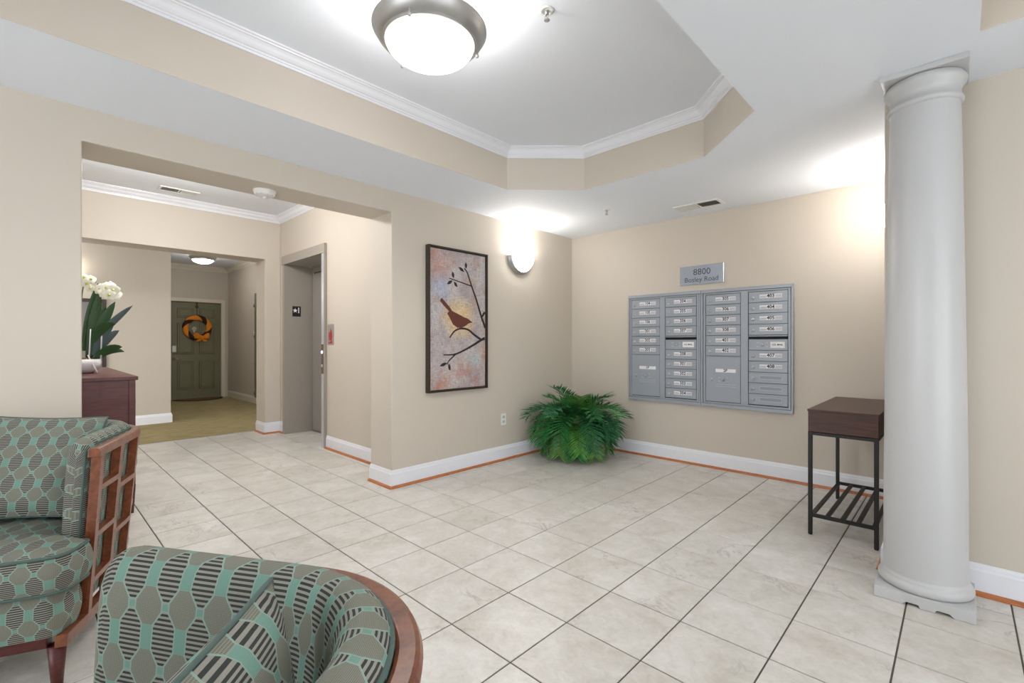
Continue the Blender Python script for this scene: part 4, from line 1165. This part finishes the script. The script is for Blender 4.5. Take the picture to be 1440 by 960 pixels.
# ---- upholstered tub chairs
def chair_path(n_arc=10):
    """Right half of the top outer outline, front of the arm to the middle of the back, mirrored: list of (x,y)."""
    wf, wb, yf, ys, R, yb = 0.36, 0.36, -0.31, 0.07, 0.28, 0.35
    half = []
    for i in range(7):
        t = i / 6; half.append((wf + (wb - wf) * t, yf + (ys - yf) * t))
    for i in range(1, n_arc + 1):
        a = (pi / 2) * i / n_arc; half.append((wb - R + R * cos(a), ys + R * sin(a) * (yb - ys) / R))
    for i in range(1, 4): half.append(((wb - R) * (1 - i / 3), yb))
    return half + [(-x, y) for x, y in half[-2::-1]]
CP = [Vector(p) for p in chair_path()]
def chair_normals():
    out = []
    for i in range(len(CP)):
        d = (CP[min(i + 1, len(CP) - 1)] - CP[max(i - 1, 0)]).normalized(); out.append(Vector((-d.y, d.x)))
    return out
CN = chair_normals()            # pointing inwards (left of travel from +x side)
if CN[0].x > 0: CN = [-n for n in CN]
CS = [0.0]
for i in range(1, len(CP)): CS.append(CS[-1] + (CP[i] - CP[i - 1]).length)
def cpos(i, d, z):
    """Point on the flaring tub: outline index i (may be fractional), inward offset d, height z."""
    k = int(min(max(i, 0), len(CP) - 1)); f = i - k; k2 = min(k + 1, len(CP) - 1)
    a, b, c_, e_ = CP[max(k - 1, 0)], CP[k], CP[k2], CP[min(k2 + 1, len(CP) - 1)]
    p = 0.5 * (2 * b + (c_ - a) * f + (2 * a - 5 * b + 4 * c_ - e_) * f * f + (3 * b - a - 3 * c_ + e_) * f ** 3)
    n = CN[k].lerp(CN[k2], f).normalized()
    q = p + n * d; sc = 0.88 + 0.12 * min(1.0, max(0.0, (z - 0.15) / 0.64))
    return Vector((q.x * sc, -0.31 + (q.y + 0.31) * sc, z))

def rounded_poly(pts, r, n_=5):
    out = []; k = len(pts)
    for i in range(k):
        a, b, c = Vector(pts[i - 1]), Vector(pts[i]), Vector(pts[(i + 1) % k])
        u = (a - b).normalized(); w = (c - b).normalized(); ang = u.angle(w)
        rr = r if not isinstance(r, (list, tuple)) else r[i]
        t = min(rr / math.tan(ang / 2), 0.45 * min((a - b).length, (c - b).length)); p0, p1 = b + u * t, b + w * t
        for j in range(n_ + 1):
            s_ = j / n_; out.append((1 - s_) ** 2 * p0 + 2 * s_ * (1 - s_) * b + s_ * s_ * p1)
    return out
def cushion(outline, z0, z1, bulge, dome, bottom_dome=0.0):
    """Box cushion: outline polygon, puffy sides and a domed top; top UV planar, side UV along the edge."""
    m = MB(); P = outline; k = len(P); c = sum(P, Vector((0, 0))) / k; per = [0.0]
    for i in range(k): per.append(per[-1] + (P[(i + 1) % k] - P[i]).length)
    N = []
    for i in range(k):
        d = (P[(i + 1) % k] - P[i - 1]).normalized(); nn = Vector((d.y, -d.x))
        if nn.dot(P[i] - c) < 0: nn = -nn
        N.append(nn)
    hgt = z1 - z0; side, su = [], []
    for j in range(9):
        t = j / 8; o = bulge * sin(pi * t); z = z0 + hgt * t
        side.append([(P[i].x + N[i].x * o, P[i].y + N[i].y * o, z) for i in range(k)] + [(P[0].x + N[0].x * o, P[0].y + N[0].y * o, z)])
        su.append([(per[i], z + bulge * t) for i in range(k + 1)])
    m.grid(side, su, False, True)
    for top in (True, False):
        rows, us = [], []
        for j in range(8):
            s_ = 1 - j / 7; e = (1 - s_ ** 4)
            z = (z1 + dome * e) if top else (z0 - bottom_dome * e)
            row = [(c.x + (P[i % k].x - c.x) * s_, c.y + (P[i % k].y - c.y) * s_, z) for i in range(k + 1)]
            rows.append(row); us.append([(q[0], q[1]) for q in row])
        m.grid(rows, us, False, True)
    return m
def welt(outline, z, r=0.006):
    m = MB(); m.tube([(p.x, p.y, z) for p in outline], r, 6, closed=True); return m

def make_chair(label, loc, rotz):
    ch = thing('tub_chair', loc, label, 'chair', 'teal patterned tub chairs', rotz)
    last = len(CP) - 1
    H2 = [i * 0.5 for i in range(2 * last + 1)]
    # upholstered shell
    prof = [(0.034, 0.21), (0.034, 0.40), (0.034, 0.60), (0.034, 0.755), (0.037, 0.785), (0.039, 0.803), (0.045, 0.818), (0.060, 0.829), (0.076, 0.833), (0.092, 0.829), (0.104, 0.817), (0.112, 0.797), (0.115, 0.765), (0.117, 0.68), (0.118, 0.58), (0.117, 0.48), (0.113, 0.38), (0.108, 0.30)]
    PL = [0.0]
    for i in range(1, len(prof)): PL.append(PL[-1] + sqrt((prof[i][0] - prof[i - 1][0]) ** 2 + (prof[i][1] - prof[i - 1][1]) ** 2))
    rows, us = [], []
    def capped(side):
        out = []
        for e in (90, 89, 72, 54, 36, 18):
            a = radians(e); row = []; fi = 0.95 - 0.80 * sin(a); fi = fi if side == 0 else last - fi
            for d, z in prof:
                dm = 0.078; dd = dm + (d - dm) * (cos(a) if e > 80 else 0.35 + 0.65 * cos(a)); zz = z - (0.060 * (1 - cos(a)) * min(1, (z - 0.65) / 0.15) if z > 0.65 else 0)
                row.append(tuple(cpos(fi, dd, zz)))
            ex = 0.075 * sin(a) + (0.017 if e == 90 else 0); uu = (0.06 - ex) if side == 0 else CS[-1] - 0.06 + ex
            out.append((row, [(uu, q) for q in PL]))
        return out
    seq = capped(0)
    seq += [([tuple(cpos(i, d, z)) for d, z in prof], [(CS[int(i)] + (i % 1) * (CS[min(int(i) + 1, last)] - CS[int(i)]), q) for q in PL]) for i in H2[2:-2]]
    seq += capped(1)[::-1]
    mb = MB(); mb.grid([r for r, _ in seq], [u for _, u in seq], False, True)
    sh = build('upholstered_shell', mb, M_FABRIC, ch, True)
    mb = MB(); mb.tube([cpos(i, 0.040, 0.806) for i in H2[2:-2]], 0.0045, 6); build('piping', mb, M_PIPING, sh, True)
    for side in (0, last):
        sg = 0 if side == 0 else last
        mb = MB(); mb.tube([cpos(abs(sg - 0.22), 0.052, z) for z in (0.22, 0.35, 0.5, 0.65, 0.77, 0.80)], 0.0045, 6); build('piping', mb, M_PIPING, sh, True)
    # wooden top rail, rounded section
    sec = [(0.0, 0.768), (0.0, 0.790), (0.004, 0.798), (0.010, 0.801), (0.030, 0.801), (0.036, 0.798), (0.038, 0.768)]
    rows = [[tuple(cpos(i, d, z)) for d, z in sec] for i in H2]
    f0 = [(x, y - 0.012, z) for x, y, z in rows[0]]; f1 = [(x, y - 0.012, z) for x, y, z in rows[-1]]
    rows = [f0] + rows + [f1]
    mb = MB(); n = mb.grid(rows, None, True, False); C = len(sec); mb.face(range(n, n + C)); mb.face(range(n + (len(rows) - 1) * C, n + len(rows) * C))
    bevel(build('top_rail', mb, M_CHAIRWOOD, ch, True), 0.002)
    # bottom rail, carried forward under the seat on both sides
    sec = [(0.0, 0.150), (0.0, 0.192), (0.038, 0.192), (0.038, 0.150)]
    rows = [[tuple(cpos(i, d, z)) for d, z in sec] for i in H2]
    f0 = [(x - 0.01, y - 0.13, z) for x, y, z in rows[0]]; f1 = [(x + 0.01, y - 0.13, z) for x, y, z in rows[-1]]
    rows = [f0] + rows + [f1]; mb = MB(); n = mb.grid(rows, None, True, False); C = 4; mb.face(range(n, n + C)); mb.face(range(n + (len(rows) - 1) * C, n + len(rows) * C))
    bevel(build('bottom_rail', mb, M_CHAIRWOOD, ch, True), 0.002)
    # lattice: posts and short slats
    def bar(i0, i1, z0, z1, d1=0.030, name='post'):
        m = MB(); st = 4; rows = []
        for q in range(st + 1):
            i = i0 + (i1 - i0) * q / st
            rows.append([tuple(cpos(i, d, z)) for d, z in ((0.0, z0), (0.0, z1), (d1, z1), (d1, z0))])
        n = m.grid(rows, None, True, False); m.face(range(n, n + 4)); m.face(range(n + st * 4, n + st * 4 + 4))
        return build(name, m, M_CHAIRWOOD, ch, True)
    posts = [(-0.0, 0.55), (3.05, 3.58), (6.3, 6.85)]
    def mirrored(f0, f1): return [(f0, f1), (last - f1, last - f0)]
    for a, b in posts:
        for i0, i1 in mirrored(a, b): bar(i0, i1, 0.19, 0.770)
    for a, b in ((10.6, 11.3), (14.6, 15.2)):
        for i0, i1 in mirrored(a, b): bar(i0, i1, 0.19, 0.770)
    for a, b, zs in ((0.55, 3.05, (0.645, 0.47, 0.30)), (3.58, 6.3, (0.60, 0.415)), (6.85, 10.6, (0.645, 0.47, 0.30)), (11.3, 14.6, (0.60, 0.415))):
        for z in zs:
            for i0, i1 in mirrored(a, b): bar(i0, i1, z - 0.0105, z + 0.0105, 0.028, 'slat')
    # seat base and cushion, wider in front of the arms
    base = rounded_poly([(-0.20, 0.20), (0.20, 0.20), (0.225, -0.335), (0.305, -0.335), (0.285, -0.45), (-0.285, -0.45), (-0.305, -0.335), (-0.225, -0.335)], [0.05, 0.05, 0.008, 0.015, 0.05, 0.05, 0.015, 0.008])
    sb = build('seat_base', cushion(base, 0.195, 0.335, 0.012, 0.004), M_FABRIC, ch, True)
    seat = rounded_poly([(-0.19, 0.20), (0.19, 0.20), (0.222, -0.335), (0.335, -0.335), (0.315, -0.475), (-0.315, -0.475), (-0.335, -0.335), (-0.222, -0.335)], [0.05, 0.05, 0.01, 0.02, 0.07, 0.07, 0.02, 0.01])
    sc = build('seat_cushion', cushion(seat, 0.350, 0.472, 0.016, 0.030, 0.008), M_FABRIC, ch, True)
    build('piping', welt(seat, 0.472), M_PIPING, sc, True); build('piping', welt(seat, 0.352), M_PIPING, sc, True)
    mb = MB(); mb.box(-0.25, 0.25, -0.43, -0.39, 0.150, 0.196, 0.002); build('front_apron', mb, M_CHERRY, ch, True)
    for x, y in ((-0.27, -0.41), (0.27, -0.41), (-0.22, 0.15), (0.22, 0.15)):
        mb = MB(); mb.lathe([(0.0005, 0), (0.015, 0), (0.026, 0.15), (0.0005, 0.15)], (x, y, 0), 16); build('leg', mb, M_CHERRY, ch, True)
    return ch
def camxy(lat, dep): return RT * lat + FW * dep
def chair_at(label, center, b):
    yd = (sin(radians(b)), cos(radians(b))); xd = (yd[1], -yd[0]); X = camxy(*xd); c = camxy(*center)
    return make_chair(label, (c.x, c.y, 0), atan2(X.y, X.x))
ch1 = chair_at('teal hexagon tub chair with lattice wood side, in front of the dark credenza', (-1.981, 1.889), -22.9)
ch2 = chair_at('teal hexagon tub chair nearest the viewer, seen from above', (-0.475, 0.486), 103.0)

def throw_pillow(label, W, Hh, T, mtx):
    m = MB(); N = 18
    for sgn in (1, -1):
        rows, us = [], []
        for i in range(N + 1):
            row, uu = [], []
            for j in range(N + 1):
                a, b = -1 + 2 * i / N, -1 + 2 * j / N
                pin = 1 - 0.05 * (1 - b * b) * abs(a) ** 3; pin2 = 1 - 0.05 * (1 - a * a) * abs(b) ** 3
                h = T / 2 * ((1 - a ** 4) * (1 - b ** 4)) ** 0.55
                h *= 1 + 0.05 * sin(3.1 * a + 1.3 * b * 2)
                row.append((W / 2 * a * pin, sgn * h, Hh / 2 * b * pin2)); uu.append((W / 2 * a + 0.02, Hh / 2 * b + 0.01))
            rows.append(row); us.append(uu)
        m.grid(rows, us, False, True)
    edge = []
    for k in range(4 * N):
        s_, t = divmod(k, N); q = -1 + 2 * t / N
        a, b = [(q, -1), (1, q), (-q, 1), (-1, -q)][s_]
        pin = 1 - 0.05 * (1 - b * b) * abs(a) ** 3; pin2 = 1 - 0.05 * (1 - a * a) * abs(b) ** 3
        edge.append((W / 2 * a * pin, 0, Hh / 2 * b * pin2))
    o = build('throw_pillow', m, M_PILLOW, None, True); o.matrix_world = mtx
    tag(o, label, 'pillow', 'teal hexagon throw pillows')
    mb = MB(); mb.tube(edge, 0.0038, 6, closed=True); build('piping', mb, M_PIPING, o, True)
    return o
bpy.context.view_layer.update()
M1 = ch1.matrix_world @ Matrix.Translation((0.030, -0.010, 0.695)) @ Matrix.Rotation(radians(4), 4, 'Y') @ Matrix.Rotation(radians(-33), 4, 'X')
throw_pillow('teal hexagon throw pillow leaning in the tub chair by the credenza', 0.40, 0.43, 0.13, M1)
c = camxy(-0.316, 0.456)
M2 = Matrix.Translation((c.x, c.y, 0.672)) @ Matrix.Rotation(YAW + pi / 2, 4, 'Z') @ Matrix.Rotation(radians(-6), 4, 'X')
throw_pillow('teal hexagon throw pillow standing in the tub chair nearest the viewer', 0.39, 0.38, 0.115, M2)
